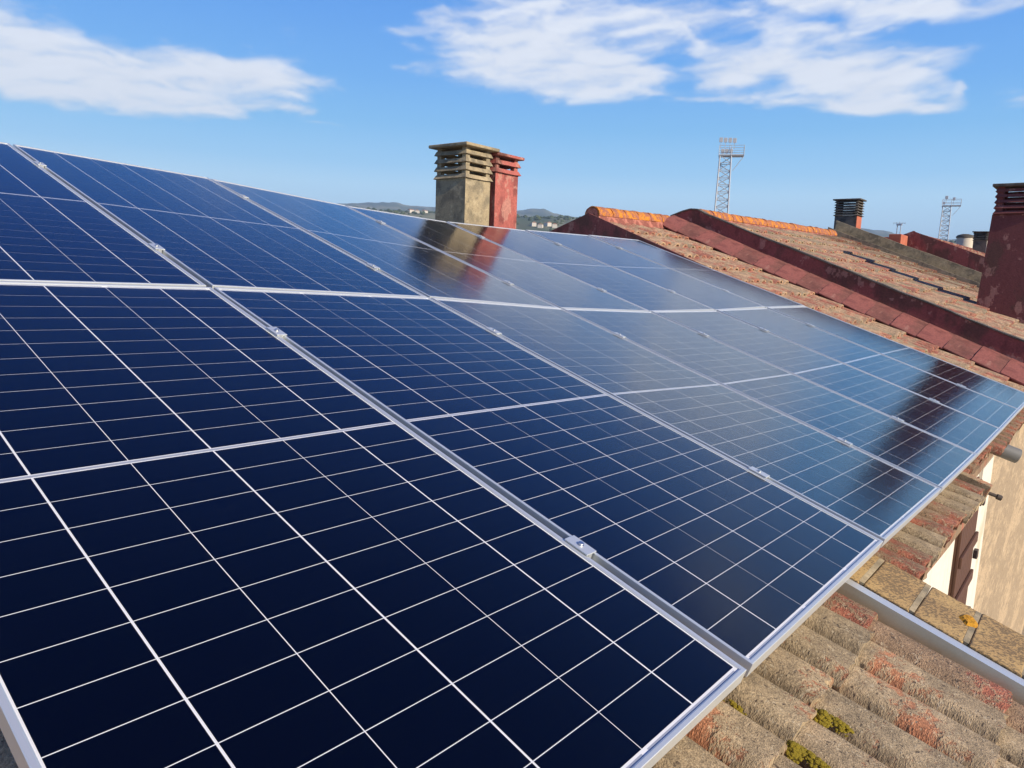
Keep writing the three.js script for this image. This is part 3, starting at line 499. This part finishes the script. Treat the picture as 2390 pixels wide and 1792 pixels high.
{
  const h = thing('row_house', 'row house with dark red gable and pinkish tiles right beyond the panels', 'house');
  const crest = (x, z) => -0.166 - 0.39 * z + 0.010 * (x - 8);
  part(h, 'wall', prismX([[-6.6, -6.2], [1.98, -6.2], [1.98, -1.06], [-3.0, 0.90], [-6.6, -0.35]], 7.05, 9.24), M.paintRed);
  part(h, 'front_wall', box(6.985, 9.24, -6.2, -1.12, 1.985, 2.076), M.stainedWall);
  part(h, 'gable_wall', prismX([[-6.6, -1.3], [-6.6, -0.345], [-3.02, 0.985], [2.0, -0.966], [2.0, -1.3]], 7.03, 7.068), M.paintRed);
  const roof = part(h, 'roof', join([sheet((x, z) => crest(x, z) - 0.075, 7.04, 9.0, -3.0, 2.2, 4, 4), sheet((x, z) => 0.93 + 0.34 * (z + 3.0), 7.045, 9.24, -6.7, -3.002, 3, 3)]), M.tileEave);
  tiledSlope(roof, crest, 7.07, 8.95, -3.0, 2.2, 0.212, 0.385, [M.tilePink, M.tilePinkB, M.tilePink, M.tileNear], 300, 31);
  ridgeRow(roof, 7.12, 9.22, -3.02, (x) => 0.965 + 0.034 * (x - 7.05), 0.36, 0.118, M.lichen, M.mortarPink, 41);
}

/* ------------------------------------------------------------------ third house: parapet, flashing tiles, roof, big chimney */
const crest3 = (x, z) => 0.231 - 0.378 * z + 0.027 * (x - 9.3);
{
  const h = thing('row_house', 'higher row house with long dark red parapet, lichened ridge and brown tiles', 'house');
  part(h, 'front_wall', box(9.245, 16.6, -6.2, -1.21, 1.99, 2.038), M.stainedWall);
  part(h, 'wall', prismX([[-6.4, -6.2], [1.985, -6.2], [1.985, -0.66], [-2.55, 1.08], [-6.4, -0.2]], 9.38, 16.6), M.paintRed);
  const parapet = part(h, 'parapet', (() => {
    const top = [[2.04, 0.245 - 0.378 * 2.04]]; for (let z = 1.9; z > -2.45; z -= 0.2) top.push([z, 0.245 - 0.378 * z + (vn(z * 4, 3) - 0.5) * 0.012]);
    top.push([-2.5, 1.215], [-2.62, 1.222], [-2.76, 1.19], [-2.95, 1.125], [-3.3, 0.985], [-4.2, 0.66], [-6.4, -0.13]);
    return prismX([...top, [-6.4, -1.2], [2.04, -1.2]], 9.252, 9.378);
  })(), M.paintRed);
  parapet.userData.label = 'dark red painted parapet stained brown along its top';
  part(parapet, 'capping', (() => { const top = [], low = []; for (let z = 2.04; z > -2.45; z -= 0.2) { const y = 0.247 - 0.378 * z + (vn(z * 4, 3) - 0.5) * 0.012; top.push([z, y + 0.022 + (vn(z * 9, 9) - 0.5) * 0.01]); low.unshift([z, y + 0.003]); } for (const [z, y] of [[-2.5, 1.217], [-2.62, 1.224], [-2.76, 1.192], [-2.95, 1.127]]) { top.push([z, y + 0.022]); low.unshift([z, y + 0.003]); } return prismX([...top, ...low], 9.238, 9.40); })(), M.concreteDark);
  // flashing tiles: curved, lying along the foot of the parapet
  const r = mulberry(51);
  const fl = [0, 1, 2].map((v) => { const pos = [], idx = [], seg = 6, L = 0.33, th = 0.014; for (const off of [0, th]) for (const z of [0, L]) for (let i = 0; i <= seg; i++) { const t = i / seg, k = z ? 1.0 : 0.94; pos.push(lerp(0, 0.335, t) , k * (0.175 * Math.sin(t * 1.35) / Math.sin(1.35)) - off + (vn(i + v * 7, z * 9) - 0.5) * 0.006, z); } const n = 2 * (seg + 1); for (let i = 0; i < seg; i++) { const a = i, b = i + 1, c = i + seg + 1, d = c + 1; idx.push(a, c, b, b, c, d, a + n, b + n, c + n, b + n, d + n, c + n, c, c + n, d, d, c + n, d + n, a, b, a + n, b, b + n, a + n); } for (const [a, c] of [[0, seg + 1], [seg, 2 * seg + 1]]) { if (a) idx.push(a, c, a + n, c, c + n, a + n); else idx.push(a, a + n, c, c, a + n, c + n); } const g = new THREE.BufferGeometry(); g.setAttribute('position', new THREE.Float32BufferAttribute(pos, 3)); g.setIndex(idx); const q = g.toNonIndexed(); if (signedVolume(q) < 0) flip(q); q.computeVertexNormals(); return metricUV(toCreasedNormals(q, 0.6), v * 0.4, v * 0.3); });
  for (let k = 0; k < 16; k++) { const z = -2.95 + k * 0.31, o = part(parapet, 'flashing_tile', fl[k % 3], M.paintTile); o.position.set(8.905 + (r() - 0.5) * 0.012, -0.166 - 0.39 * z + 0.016, z); o.rotation.set(Math.atan(0.386) + 0.045, (r() - 0.5) * 0.03, (r() - 0.5) * 0.03); }
  const roof = part(h, 'roof', join([sheet((x, z) => crest3(x, z) - 0.075, 9.38, 16.62, -2.55, 2.3, 6, 4), sheet((x, z) => 1.10 + 0.027 * (x - 9.3) + 0.33 * (z + 2.55), 9.38, 16.62, -6.4, -2.552, 6, 3)]), M.tileEave);
  tiledSlope(roof, crest3, 9.40, 16.6, -2.5, 2.3, 0.212, 0.385, [M.tilePink, M.tilePinkB, M.tilePink, M.tileNearB, M.tilePinkB], 300, 61);
  ridgeRow(roof, 9.42, 16.4, -2.58, (x) => 1.13 + 0.027 * (x - 9.3), 0.38, 0.118, M.lichen, M.mortarPink, 71);

  const c = thing('chimney', 'big dark red chimney with dark slats at the right edge of the view', 'chimney');
  part(c, 'shaft', shaft(12.40, 12.86, 0.985, 1.62, -0.75, 1.345, 0.075), M.paintDark);
  louvres(c, { x0: 12.38, x1: 12.88, z0: 1.015, z1: 1.64, y0: 1.352, y1: 1.775, slats: 5, skirt: 0.02, post: 0.10, mat: M.paintDark });
  cap(c, 12.31, 12.95, 0.95, 1.70, 1.768, 1.812, M.concreteDark);
}

/* ------------------------------------------------------------------ farther roofs */
{
  // concrete party gutter
  const g = thing('concrete_gutter', 'raised grey concrete gutter between two far tiled roofs', 'gutter');
  const yG = (z) => crest3(16.7, z);
  const line = (dy0, dy1) => { const a = [], b = []; for (let z = -2.75; z <= 3.0; z += 0.25) { a.push([z, yG(z) + dy1 + (vn(z * 3, dy1 * 40) - 0.5) * 0.025]); b.unshift([z, yG(z) + dy0]); } return [...a, ...b]; };
  part(g, 'lip', prismX(line(-0.2, 0.055), 16.63, 16.70), M.concrete);
  part(g, 'trough', prismX(line(-0.2, 0.02), 16.703, 17.197), M.concrete);
  part(g, 'wall', prismX(line(-0.3, 0.26), 17.20, 17.36), M.concrete);

  const h4 = thing('row_house', 'far row house of rusty red tiles behind the concrete gutter', 'house');
  const crest4 = (x, z) => 0.58 - 0.386 * z + 0.02 * (x - 17.4);
  part(h4, 'wall', prismX([[-6.4, -6.2], [3.0, -6.2], [3.0, -0.70], [-2.6, 1.40], [-6.4, 0]], 17.37, 18.98), M.paintRed);
  const roof4 = part(h4, 'roof', join([sheet((x, z) => crest4(x, z) - 0.075, 17.38, 19.0, -2.3, 3.0, 3, 3), sheet((x, z) => 1.40 + 0.34 * (z + 2.3), 17.38, 19.0, -6.4, -2.302, 3, 3)]), M.tileRust);
  tiledSlope(roof4, crest4, 17.40, 18.95, -2.3, 3.0, 0.22, 0.385, [M.tileRust, M.tilePinkB, M.tileRust], 40, 81);

  const h5 = thing('row_house', 'far row house with reddish brown gable parapet near the slim light tower', 'house');
  const top5 = (z) => z > -1.42 ? 1.035 - 0.39 * z : 1.035 + 0.39 * 1.42 + 0.34 * (z + 1.42);
  const pts = []; for (let z = 3.0; z >= -6.4; z -= 0.2) pts.push([z, top5(z)]); pts.splice(23, 0, [-1.42, top5(-1.42) + 0.012]);
  part(h5, 'parapet', prismX([...pts, [-6.4, -6.2], [3.0, -6.2]], 19.02, 19.16), M.paintRed);
  part(h5, 'wall', prismX([[-6.4, -6.2], [3.0, -6.2], [3.0, -0.3], [-1.42, 1.45], [-6.4, -0.2]], 19.17, 25.5), M.paintRed);
  const roof5 = part(h5, 'roof', join([sheet((x, z) => top5(z) - 0.05 + 0.012 * (x - 19), 19.165, 25.6, -1.42, 3.0, 4, 3), sheet((x, z) => top5(z) - 0.05, 19.165, 25.6, -6.4, -1.422, 4, 3)]), M.tileRust);
  tiledSlope(roof5, (x, z) => top5(z) + 0.02 + 0.012 * (x - 19), 19.2, 25.5, -1.35, 2.9, 0.22, 0.385, [M.tilePinkB, M.tileRust, M.tilePink], 0, 83);

  const c2 = thing('chimney', 'small far chimney with grey slats, one red side, on the ridge', 'chimney');
  part(c2, 'shaft', join([shaft(18.50, 18.95, -3.17, -2.645, 0.4, 1.955)]), M.concreteDark);
  part(c2, 'painted_face', box(18.505, 18.945, 0.6, 1.95, -2.643, -2.632), M.salmon).userData.label = 'salmon red painted face';
  louvres(c2, { x0: 18.50, x1: 18.95, z0: -3.17, z1: -2.63, y0: 1.958, y1: 2.345, slats: 6, skirt: 0.03, post: 0.07, mat: M.concreteDark });
  cap(c2, 18.44, 19.01, -3.24, -2.57, 2.34, 2.375, M.concreteDark);

  const low = thing('low_wall', 'low salmon wall, sunlit, stepping up beside the far gable', 'wall');
  part(low, 'block', rbox(18.25, 18.95, 0.9, 1.40, -2.02, -1.80, 0.012), M.salmon); part(low, 'block', rbox(18.25, 18.95, 0.9, 1.47, -1.795, -1.52, 0.012), M.salmon);

  const c3 = thing('chimney', 'far grey slatted chimney beside the big dark red one', 'chimney');
  part(c3, 'shaft', shaft(25.0, 25.4, -0.95, -0.60, 0.6, 1.74), M.concreteDark); part(c3, 'painted_face', box(25.005, 25.395, 0.7, 1.735, -0.598, -0.588), M.cream).userData.label = 'cream painted face';
  louvres(c3, { x0: 25.0, x1: 25.4, z0: -0.95, z1: -0.59, y0: 1.742, y1: 1.985, slats: 5, skirt: 0.025, post: 0.06, mat: M.concreteDark }); cap(c3, 24.95, 25.45, -1.0, -0.545, 1.98, 2.01, M.concreteDark);
  const tank = thing('water_tank', 'round pale water tank with dark lid on a far roof', 'water tank');
  part(tank, 'drum', new THREE.CylinderGeometry(0.24, 0.26, 0.9, 20).translate(27.0, 1.50, -1.47), M.cream); part(tank, 'lid', new THREE.LatheGeometry([[0.001, 0.09], [0.10, 0.085], [0.22, 0.05], [0.262, 0.0], [0.262, -0.04], [0.245, -0.04]].map((p) => new THREE.Vector2(...p)), 20).translate(27.0, 1.985, -1.47), M.concreteDark);
  for (const dz of [-0.3, 0.3]) part(tank, 'leg', box(26.97, 27.03, 0.4, 1.05, -1.47 + dz * 0.5 - 0.03, -1.47 + dz * 0.5 + 0.03), M.galv);
  const h6 = thing('row_house', 'farthest row house, its roof just showing under the grey slatted chimney', 'house');
  part(h6, 'wall', prismX([[-6.4, -6.2], [3.0, -6.2], [3.0, -0.3], [-1.2, 1.25], [-6.4, 0.0]], 25.62, 34), M.paintRed); part(h6, 'roof', join([sheet((x, z) => 1.30 - 0.36 * (z + 1.2), 25.6, 34, -1.2, 3.1, 4, 3), sheet((x, z) => 1.30 + 0.3 * (z + 1.2), 25.6, 34, -6.5, -1.202, 4, 3)]), M.tileRust);
}

/* ------------------------------------------------------------------ pipe and rod below the eaves */
{
  const pipe = thing('drain_pipe', 'short grey plastic drain pipe sticking out from under the panels', 'pipe');
  const outer = 0.056, a = new THREE.Vector3(5.0, -1.01, 1.99), b = new THREE.Vector3(5.10, -1.10, 2.235), L = a.distanceTo(b);
  const g = new THREE.LatheGeometry([[0.049, 0], [outer, 0], [outer, L - 0.002], [0.054, L], [0.049, L], [0.049, 0.0]].map((p) => new THREE.Vector2(...p)), 24); g.applyQuaternion(new THREE.Quaternion().setFromUnitVectors(new THREE.Vector3(0, 1, 0), b.clone().sub(a).normalize())); g.translate(a.x, a.y, a.z); part(pipe, 'tube', g, M.pvc);
  const plug = new THREE.CylinderGeometry(0.0485, 0.0485, 0.01, 20); plug.applyQuaternion(new THREE.Quaternion().setFromUnitVectors(new THREE.Vector3(0, 1, 0), b.clone().sub(a).normalize())); plug.translate(b.x - 0.003, b.y + 0.002, b.z - 0.02); part(pipe, 'end_plug', plug, M.pvc);
  const iron = thing('iron_rod', 'thin rusty iron rod poking out at the corner of the tiled eave', 'rod');
  part(iron, 'shank', rod([3.36, -0.985, 2.1], [3.42, -1.045, 2.285], 0.010), M.iron); part(iron, 'nut', rod([3.417, -1.043, 2.276], [3.425, -1.051, 2.298], 0.016), M.iron);
}

/* ================================================================== SOLAR PANELS */
const PW = 1.134, PL = 2.278, LIP = 0.0115, FH = 0.035;
const railProfile = (() => { const s = new THREE.Shape(); [[0, -FH], [0, -0.0012], [0.0012, 0], [LIP - 0.003, 0], [LIP, -0.0022], [LIP, -0.0075], [0.0025, -0.0075], [0.0025, -FH + 0.002], [0.022, -FH + 0.002], [0.022, -FH]].forEach(([x, y], i) => i ? s.lineTo(x, y) : s.moveTo(x, y)); return s; })();
// a frame rail of length L with mitred ends; profile x = inwards
function railGeometry(L) {
  const g = new THREE.ExtrudeGeometry(railProfile, { depth: L, bevelEnabled: false, steps: 1 }), p = g.attributes.position;
  for (let i = 0; i < p.count; i++) { const far = p.getZ(i) > L / 2, m = Math.min(p.getX(i), LIP); p.setZ(i, far ? L - m : m); }
  g.translate(0, 0, -L / 2); g.computeVertexNormals(); return metricUV(g);
}
const railLong = railGeometry(PL), railShort = railGeometry(PW);
const CW = 0.1806, CH = 0.0905, CG = [0.0046, 0.0022, 0.0046, 0.0022, 0.0046], RG = 0.0021, MID = 0.0145;
const cellX = (() => { const w = 6 * CW + CG.reduce((a, b) => a + b), out = []; let x = -w / 2; for (let c = 0; c < 6; c++) { out.push(x + CW / 2); x += CW + (CG[c] ?? 0); } return out; })();
const cellZ = (() => { const out = []; for (let r = 0; r < 24; r++) out.push((r < 12 ? -MID / 2 - (11 - r) * (CH + RG) - CH / 2 : MID / 2 + (r - 12) * (CH + RG) + CH / 2)); return out; })();
const cellGeo = new THREE.BoxGeometry(CW, 0.0004, CH);
const sheetGeo = new THREE.BoxGeometry(PW - 0.012, 0.002, PL - 0.012);
const paneGeo = new THREE.PlaneGeometry(PW - 2 * LIP + 0.002, PL - 2 * LIP + 0.002).rotateX(-Math.PI / 2);
const ribShort = new THREE.BoxGeometry(CW * 2 - 0.012, 0.0003, 0.0048), ribMid = new THREE.BoxGeometry(6.1 * CW, 0.0003, 0.0075);
function makePanel() {
  const o = new THREE.Group();
  for (const s of [-1, 1]) {
    const l = part(o, 'frame_rail', railLong, M.aluminium); l.position.x = s * PW / 2; if (s > 0) l.rotation.y = Math.PI;
    const q = part(o, 'frame_rail', railShort, M.aluminium); q.position.z = s * PL / 2; q.rotation.y = s > 0 ? Math.PI / 2 : -Math.PI / 2;
  }
  const bs = part(o, 'backsheet', sheetGeo, M.backsheet); bs.position.y = -0.0062;
  let k = 0; for (const z of cellZ) for (const x of cellX) { const c = part(o, 'cell', cellGeo, M.cells[(k * 7 + Math.floor(k / 5)) % 3]); c.position.set(x, -0.0049, z); k++; }
  for (const s of [-1, 1]) for (const c of [0, 2, 4]) { const b = part(o, 'ribbon', ribShort, M.ribbon); b.position.set((cellX[c] + cellX[c + 1]) / 2, -0.0049, s * (cellZ[23] + CH / 2 + 0.0078)); }
  const mid = part(o, 'ribbon', ribMid, M.ribbon); mid.position.y = -0.0049;
  const pane = part(o, 'glass_pane', paneGeo, M.glass); pane.position.y = -0.0030;
  return o;
}
const panelProto = makePanel();
const ORD = ['first', 'second', 'third', 'fourth', 'fifth', 'sixth', 'seventh'];
const rowBasis = [];
for (let j = 0; j < 2; j++) for (let i = 0; i < 7; i++) {
  const a = SEAM[i][j], b = SEAM[i + 1][j], c = SEAM[i][j + 1], d = SEAM[i + 1][j + 1];
  const ctr = a.clone().add(b).add(c).add(d).multiplyScalar(0.25), u = b.clone().sub(a).add(d).sub(c).normalize(), v = c.clone().sub(a).add(d).sub(b), n = v.cross(u).normalize(), w = u.clone().cross(n);
  const o = i || j ? panelProto.clone() : panelProto;
  o.name = numbered('solar_panel');
  o.userData = { label: `solar panel of dark blue cells, ${ORD[i]} from the left in the ${j ? 'lower' : 'upper'} row`, category: 'solar panel', group: 'solar panels on the roof' };
  o.matrix.makeBasis(u, n, w).setPosition(ctr); o.matrix.decompose(o.position, o.quaternion, o.scale); o.scale.set(1, 1, 1);
  scene.add(o); (rowBasis[j] ??= [])[i] = { u, n, w, ctr };
}
// mounting rails under the panels, standing on hooks
{
  const fr = [[0, 0.2], [0, 0.8], [1, 0.2], [1, 0.8]], where = ['nearest the top edge', 'just above the middle joint', 'just below the middle joint', 'nearest the bottom edge'];
  fr.forEach(([j, t], k) => {
    const o = thing('mounting_rail', `aluminium rail running across under the panels, ${where[k]}`, 'rail', 'rails under the solar panels'), bars = [];
    for (let i = 0; i < 7; i++) {
      const { u, n, w, ctr } = rowBasis[j][i], g = new THREE.BoxGeometry(1.14, 0.038, 0.04), m = new THREE.Matrix4().makeBasis(u, n, w), c = ctr.clone().addScaledVector(w, (t - 0.5) * PL).addScaledVector(n, -FH - 0.020); g.applyMatrix4(m.setPosition(c)); bars.push(metricUV(g));
      const base = crest1(c.x, c.z) - 0.05; part(o, 'roof_hook', box(c.x - 0.02, c.x + 0.02, base, c.y - 0.018, c.z - 0.015, c.z + 0.015), M.galv);
    }
    part(o, 'bar', join(bars), M.aluminium);
  });
}
// mid clamps over the seams
{
  const proto = new THREE.Group();
  part(proto, 'plate', new RoundedBoxGeometry(0.040, 0.004, 0.072, 2, 0.0012).translate(0, 0.003, 0), M.aluminium);
  part(proto, 'tongue', new THREE.BoxGeometry(0.016, 0.03, 0.068).translate(0, -0.0145, 0), M.aluminium);
  part(proto, 'bolt', join([new THREE.CylinderGeometry(0.0065, 0.0065, 0.006, 12).translate(0, 0.008, 0), new THREE.CylinderGeometry(0.0085, 0.0085, 0.0012, 12).translate(0, 0.0056, 0)]), M.bolt);
  let first = true;
  for (let i = 1; i <= 6; i++) for (let j = 0; j < 2; j++) for (const t of [0.2, 0.8]) {
    const A = rowBasis[j][i - 1], B = rowBasis[j][i], n = A.n.clone().add(B.n).normalize(), w = A.w.clone().add(B.w).normalize(), u = n.clone().cross(w).normalize();
    const ea = A.ctr.clone().addScaledVector(A.u, PW / 2).addScaledVector(A.w, (t - 0.5) * PL), eb = B.ctr.clone().addScaledVector(B.u, -PW / 2).addScaledVector(B.w, (t - 0.5) * PL), p = ea.add(eb).multiplyScalar(0.5).addScaledVector(n, 0.0008);
    const o = first ? proto : proto.clone(); first = false; o.name = numbered('panel_clamp');
    o.userData = { label: `small clamp on the ${ORD[i - 1]} seam from the left, ${t < 0.5 ? 'upper' : 'lower'} end of the ${j ? 'lower' : 'upper'} panel row`, category: 'clamp', group: 'clamps holding the solar panels' };
    o.matrix.makeBasis(u, n, w.copy(u).cross(n)).setPosition(p); o.matrix.decompose(o.position, o.quaternion, o.scale); o.scale.set(1, 1, 1); scene.add(o);
  }
}

/* ------------------------------------------------------------------ light towers and mast far behind */
function lightTower(az, dist, label, topEl, baseW, topW, lamps) {
  const [x, z] = polar(az, dist), H = dist * Math.tan(topEl * D2R), base = -6.2, o = thing('light_tower', label, 'light tower', 'floodlight towers behind the roofs');
  const at = (t, sx, sz) => { const w = lerp(baseW, topW, t) / 2; return [sx * w, lerp(base, H, t), sz * w]; };
  for (const sx of [-1, 1]) for (const sz of [-1, 1]) part(o, 'leg', rod(at(0, sx, sz), at(1, sx, sz), 0.09), M.galv);
  const br = [], N = 26; for (let k = 0; k < N; k++) for (const [p, q] of [[[-1, -1], [1, -1]], [[1, -1], [1, 1]], [[1, 1], [-1, 1]], [[-1, 1], [-1, -1]]]) { const [s, e] = k % 2 ? [p, q] : [q, p]; br.push(rod(at(k / N, ...s), at((k + 1) / N, ...e), 0.042, 4), rod(at(k / N, ...p), at(k / N, ...q), 0.035, 4)); }
  part(o, 'bracing', join(br), M.galv);
  part(o, 'platform', box(-0.75, 2.0, H, H + 0.12, -0.75, 0.75), M.galv);
  const rl = []; for (const hx of [-0.75, 0.6, 2.0]) for (const hz of [-0.75, 0.75]) rl.push(rod([hx, H, hz], [hx, H + 1.1, hz], 0.035, 5)); for (const hy of [0.55, 1.1]) rl.push(rod([-0.75, H + hy, -0.75], [2, H + hy, -0.75], 0.03, 5), rod([-0.75, H + hy, 0.75], [2, H + hy, 0.75], 0.03, 5), rod([2, H + hy, -0.75], [2, H + hy, 0.75], 0.03, 5)); for (const sx of [-0.75, 2.0]) rl.push(rod([sx, H, 0], [sx * 0.45, H - 1.6, 0], 0.035, 5));
  part(o, 'railing', join(rl), M.galv);
  for (const [lx, ly, s] of lamps) { const g = part(o, 'floodlight', rbox(-0.2 * s, 0.2 * s, -0.26 * s, 0.26 * s, -0.09, 0.09, 0.03), M.lamp); g.position.set(lx, H + ly, 0.5); g.rotation.x = 0.25; part(o, 'lamp_bracket', rod([lx, H + ly - 0.26 * s, 0.45], [lx, H + Math.max(0, ly - 0.9), 0.45], 0.03, 5), M.galv); }
  o.position.set(x, 0, z); o.rotation.y = -(az + 90) * D2R; add(o);
}
lightTower(-24.1, 90, 'tall lattice floodlight tower behind the lichened ridge', 9.35, 2.0, 1.25, [[-0.62, 1.75, 1], [-0.12, 1.72, 1], [0.38, 1.7, 1], [0.88, 1.66, 1], [-0.35, 0.5, 1], [0.1, 0.5, 1], [0.55, 0.5, 1]]);
lightTower(-9.52, 147, 'smaller, farther lattice floodlight tower near the right edge', 5.8, 1.9, 1.2, [[-0.2, 1.4, 1.1], [0.9, 1.15, 1.0], [-0.5, 0.5, 0.9]]);
{
  const o = thing('antenna_mast', 'small two-legged antenna mast between the far chimneys', 'antenna');
  const X = 40, Z = -6.3; for (const s of [-0.08, 0.08]) part(o, 'leg', rod([X, 0.5, Z + s * 1.1], [X, 3.45, Z + s], 0.022, 6), M.galv);
  part(o, 'head', rbox(X - 0.06, X + 0.06, 3.44, 3.52, Z - 0.13, Z + 0.13, 0.01), M.galv); part(o, 'crossbar', join([rod([X, 3.56, Z - 0.28], [X, 3.55, Z + 0.28], 0.012, 5), ...[-0.26, -0.13, 0.13, 0.26].map((d) => rod([X, 3.50, Z + d], [X, 3.60, Z + d], 0.007, 4)), rod([X, 3.45, Z], [X, 3.62, Z], 0.012, 5)]), M.galv);
  for (let k = 0; k < 3; k++) part(o, 'rung', rod([X, 2.2 + k * 0.4, Z - 0.085], [X, 2.2 + k * 0.4, Z + 0.085], 0.012, 5), M.galv);
}

/* ------------------------------------------------------------------ far village and woodland */
{
  const spots = [[-47.5, 905, 12], [-47.0, 880, 9], [-46.45, 915, 11], [-38.1, 718, 11], [-37.55, 700, 8], [-37.0, 724, 13], [-36.45, 706, 9]];
  const which = ['farthest left of the grey chimney', 'between two others left of the grey chimney', 'close against the left side of the grey chimney', 'nearest the red chimney', 'small, second from the red chimney', 'largest of those before the red gable', 'nearest the red gable'];
  spots.forEach(([az, r, w], i) => {
    const [x, z] = polar(az, r), o = thing('village_house', `distant white village house, ${which[i]}`, 'house', 'houses on the far hillside'), y = hillY(az, r);
    part(o, 'wall', box(-w / 2, w / 2, -3, 4.6, -3.5, 3.5), M.houseWhite); part(o, 'roof', prismX([[-4, 4.61], [4, 4.61], [0, 6.3]], -w / 2 - 0.4, w / 2 + 0.4), M.houseRoof); o.position.set(x, y + 0.2, z); o.scale.setScalar(0.62); o.rotation.y = (i * 0.7) % 1.2;
  });
  const r = mulberry(91), clump = (() => { const g0 = []; for (let k = 0; k < 5; k++) { let g = new THREE.IcosahedronGeometry(1, 1); const p = g.attributes.position; for (let i = 0; i < p.count; i++) { const s = 0.75 + 0.5 * vn(p.getX(i) * 2 + k * 9, p.getY(i) * 2 + p.getZ(i) * 3 + k); p.setXYZ(i, p.getX(i) * s, p.getY(i) * s * 0.9, p.getZ(i) * s); } g.computeVertexNormals(); const t = k / 5 * 6.28; g.scale(0.62, 0.6, 0.62); g.translate(k ? Math.cos(t) * 0.5 : 0, k ? 0.75 + 0.2 * Math.sin(k * 3) : 1.15, k ? Math.sin(t) * 0.5 : 0); g0.push(g); } return join(g0); })();
  const N = 1100, wood = new THREE.InstancedMesh(clump, new THREE.MeshStandardMaterial({ color: 0xffffff, roughness: 1 }), N), m = new THREE.Matrix4(), q = new THREE.Quaternion(), c = new THREE.Color();
  for (let k = 0; k < N; k++) { const az = -62 + 60 * r(), rad = 420 + 700 * Math.sqrt(r()) + (r() < 0.25 ? 250 * r() : 0), [x, z] = polar(az, rad), s = 1.2 + 2.2 * r() * r(); q.setFromEuler(new THREE.Euler(0, r() * 6.3, 0)); m.compose(new THREE.Vector3(x, hillY(az, rad) - 0.3 * s, z), q, new THREE.Vector3(s * (0.9 + 0.6 * r()), s, s * (0.9 + 0.6 * r()))); wood.setMatrixAt(k, m); const t = r(); c.setRGB(0.035 + 0.05 * t, 0.055 + 0.05 * t, 0.022 + 0.02 * t); wood.setColorAt(k, c); }
  wood.name = 'far_woodland'; wood.userData = { kind: 'stuff', label: 'dark scattered trees covering the far hillside', category: 'trees' }; scene.add(wood); wood.castShadow = wood.receiveShadow = true;
}

/* ------------------------------------------------------------------ moss between the near tiles */
{
  const r = mulberry(101), bump = new THREE.IcosahedronGeometry(1, 1), list = [];
  const spot = (x, z, w, l, n, h = 0.011) => { for (let k = 0; k < n; k++) { const t = r() * 6.28, d = Math.sqrt(r()), px = x + Math.cos(t) * w * d, pz = z + Math.sin(t) * l * d, s = (0.0022 + 0.0032 * r()) * (1.15 - 0.5 * d); list.push([px, crest1(px, pz) - 0.018 - (0.02 * Math.abs(px - x) / w) + h * (1 - d) * r(), pz, s]); } };
  spot(0.243, 2.262, 0.024, 0.018, 170); spot(0.260, 2.295, 0.015, 0.030, 120, 0.002); spot(0.070, 2.258, 0.026, 0.018, 170); spot(0.083, 2.295, 0.016, 0.032, 130, 0.002); spot(0.065, 2.12, 0.008, 0.03, 40, 0.0);
  const moss = new THREE.InstancedMesh(bump, M.moss, list.length), m = new THREE.Matrix4(); list.forEach(([x, y, z, s], k) => moss.setMatrixAt(k, m.compose(new THREE.Vector3(x, y, z), new THREE.Quaternion(), new THREE.Vector3(s * 1.4, s, s * 1.4))));
  moss.name = 'moss'; moss.userData = { kind: 'stuff', label: 'yellow green moss tufts growing between the near tiles', category: 'moss' }; scene.add(moss); moss.castShadow = moss.receiveShadow = true;
}

renderer.render(scene, camera);
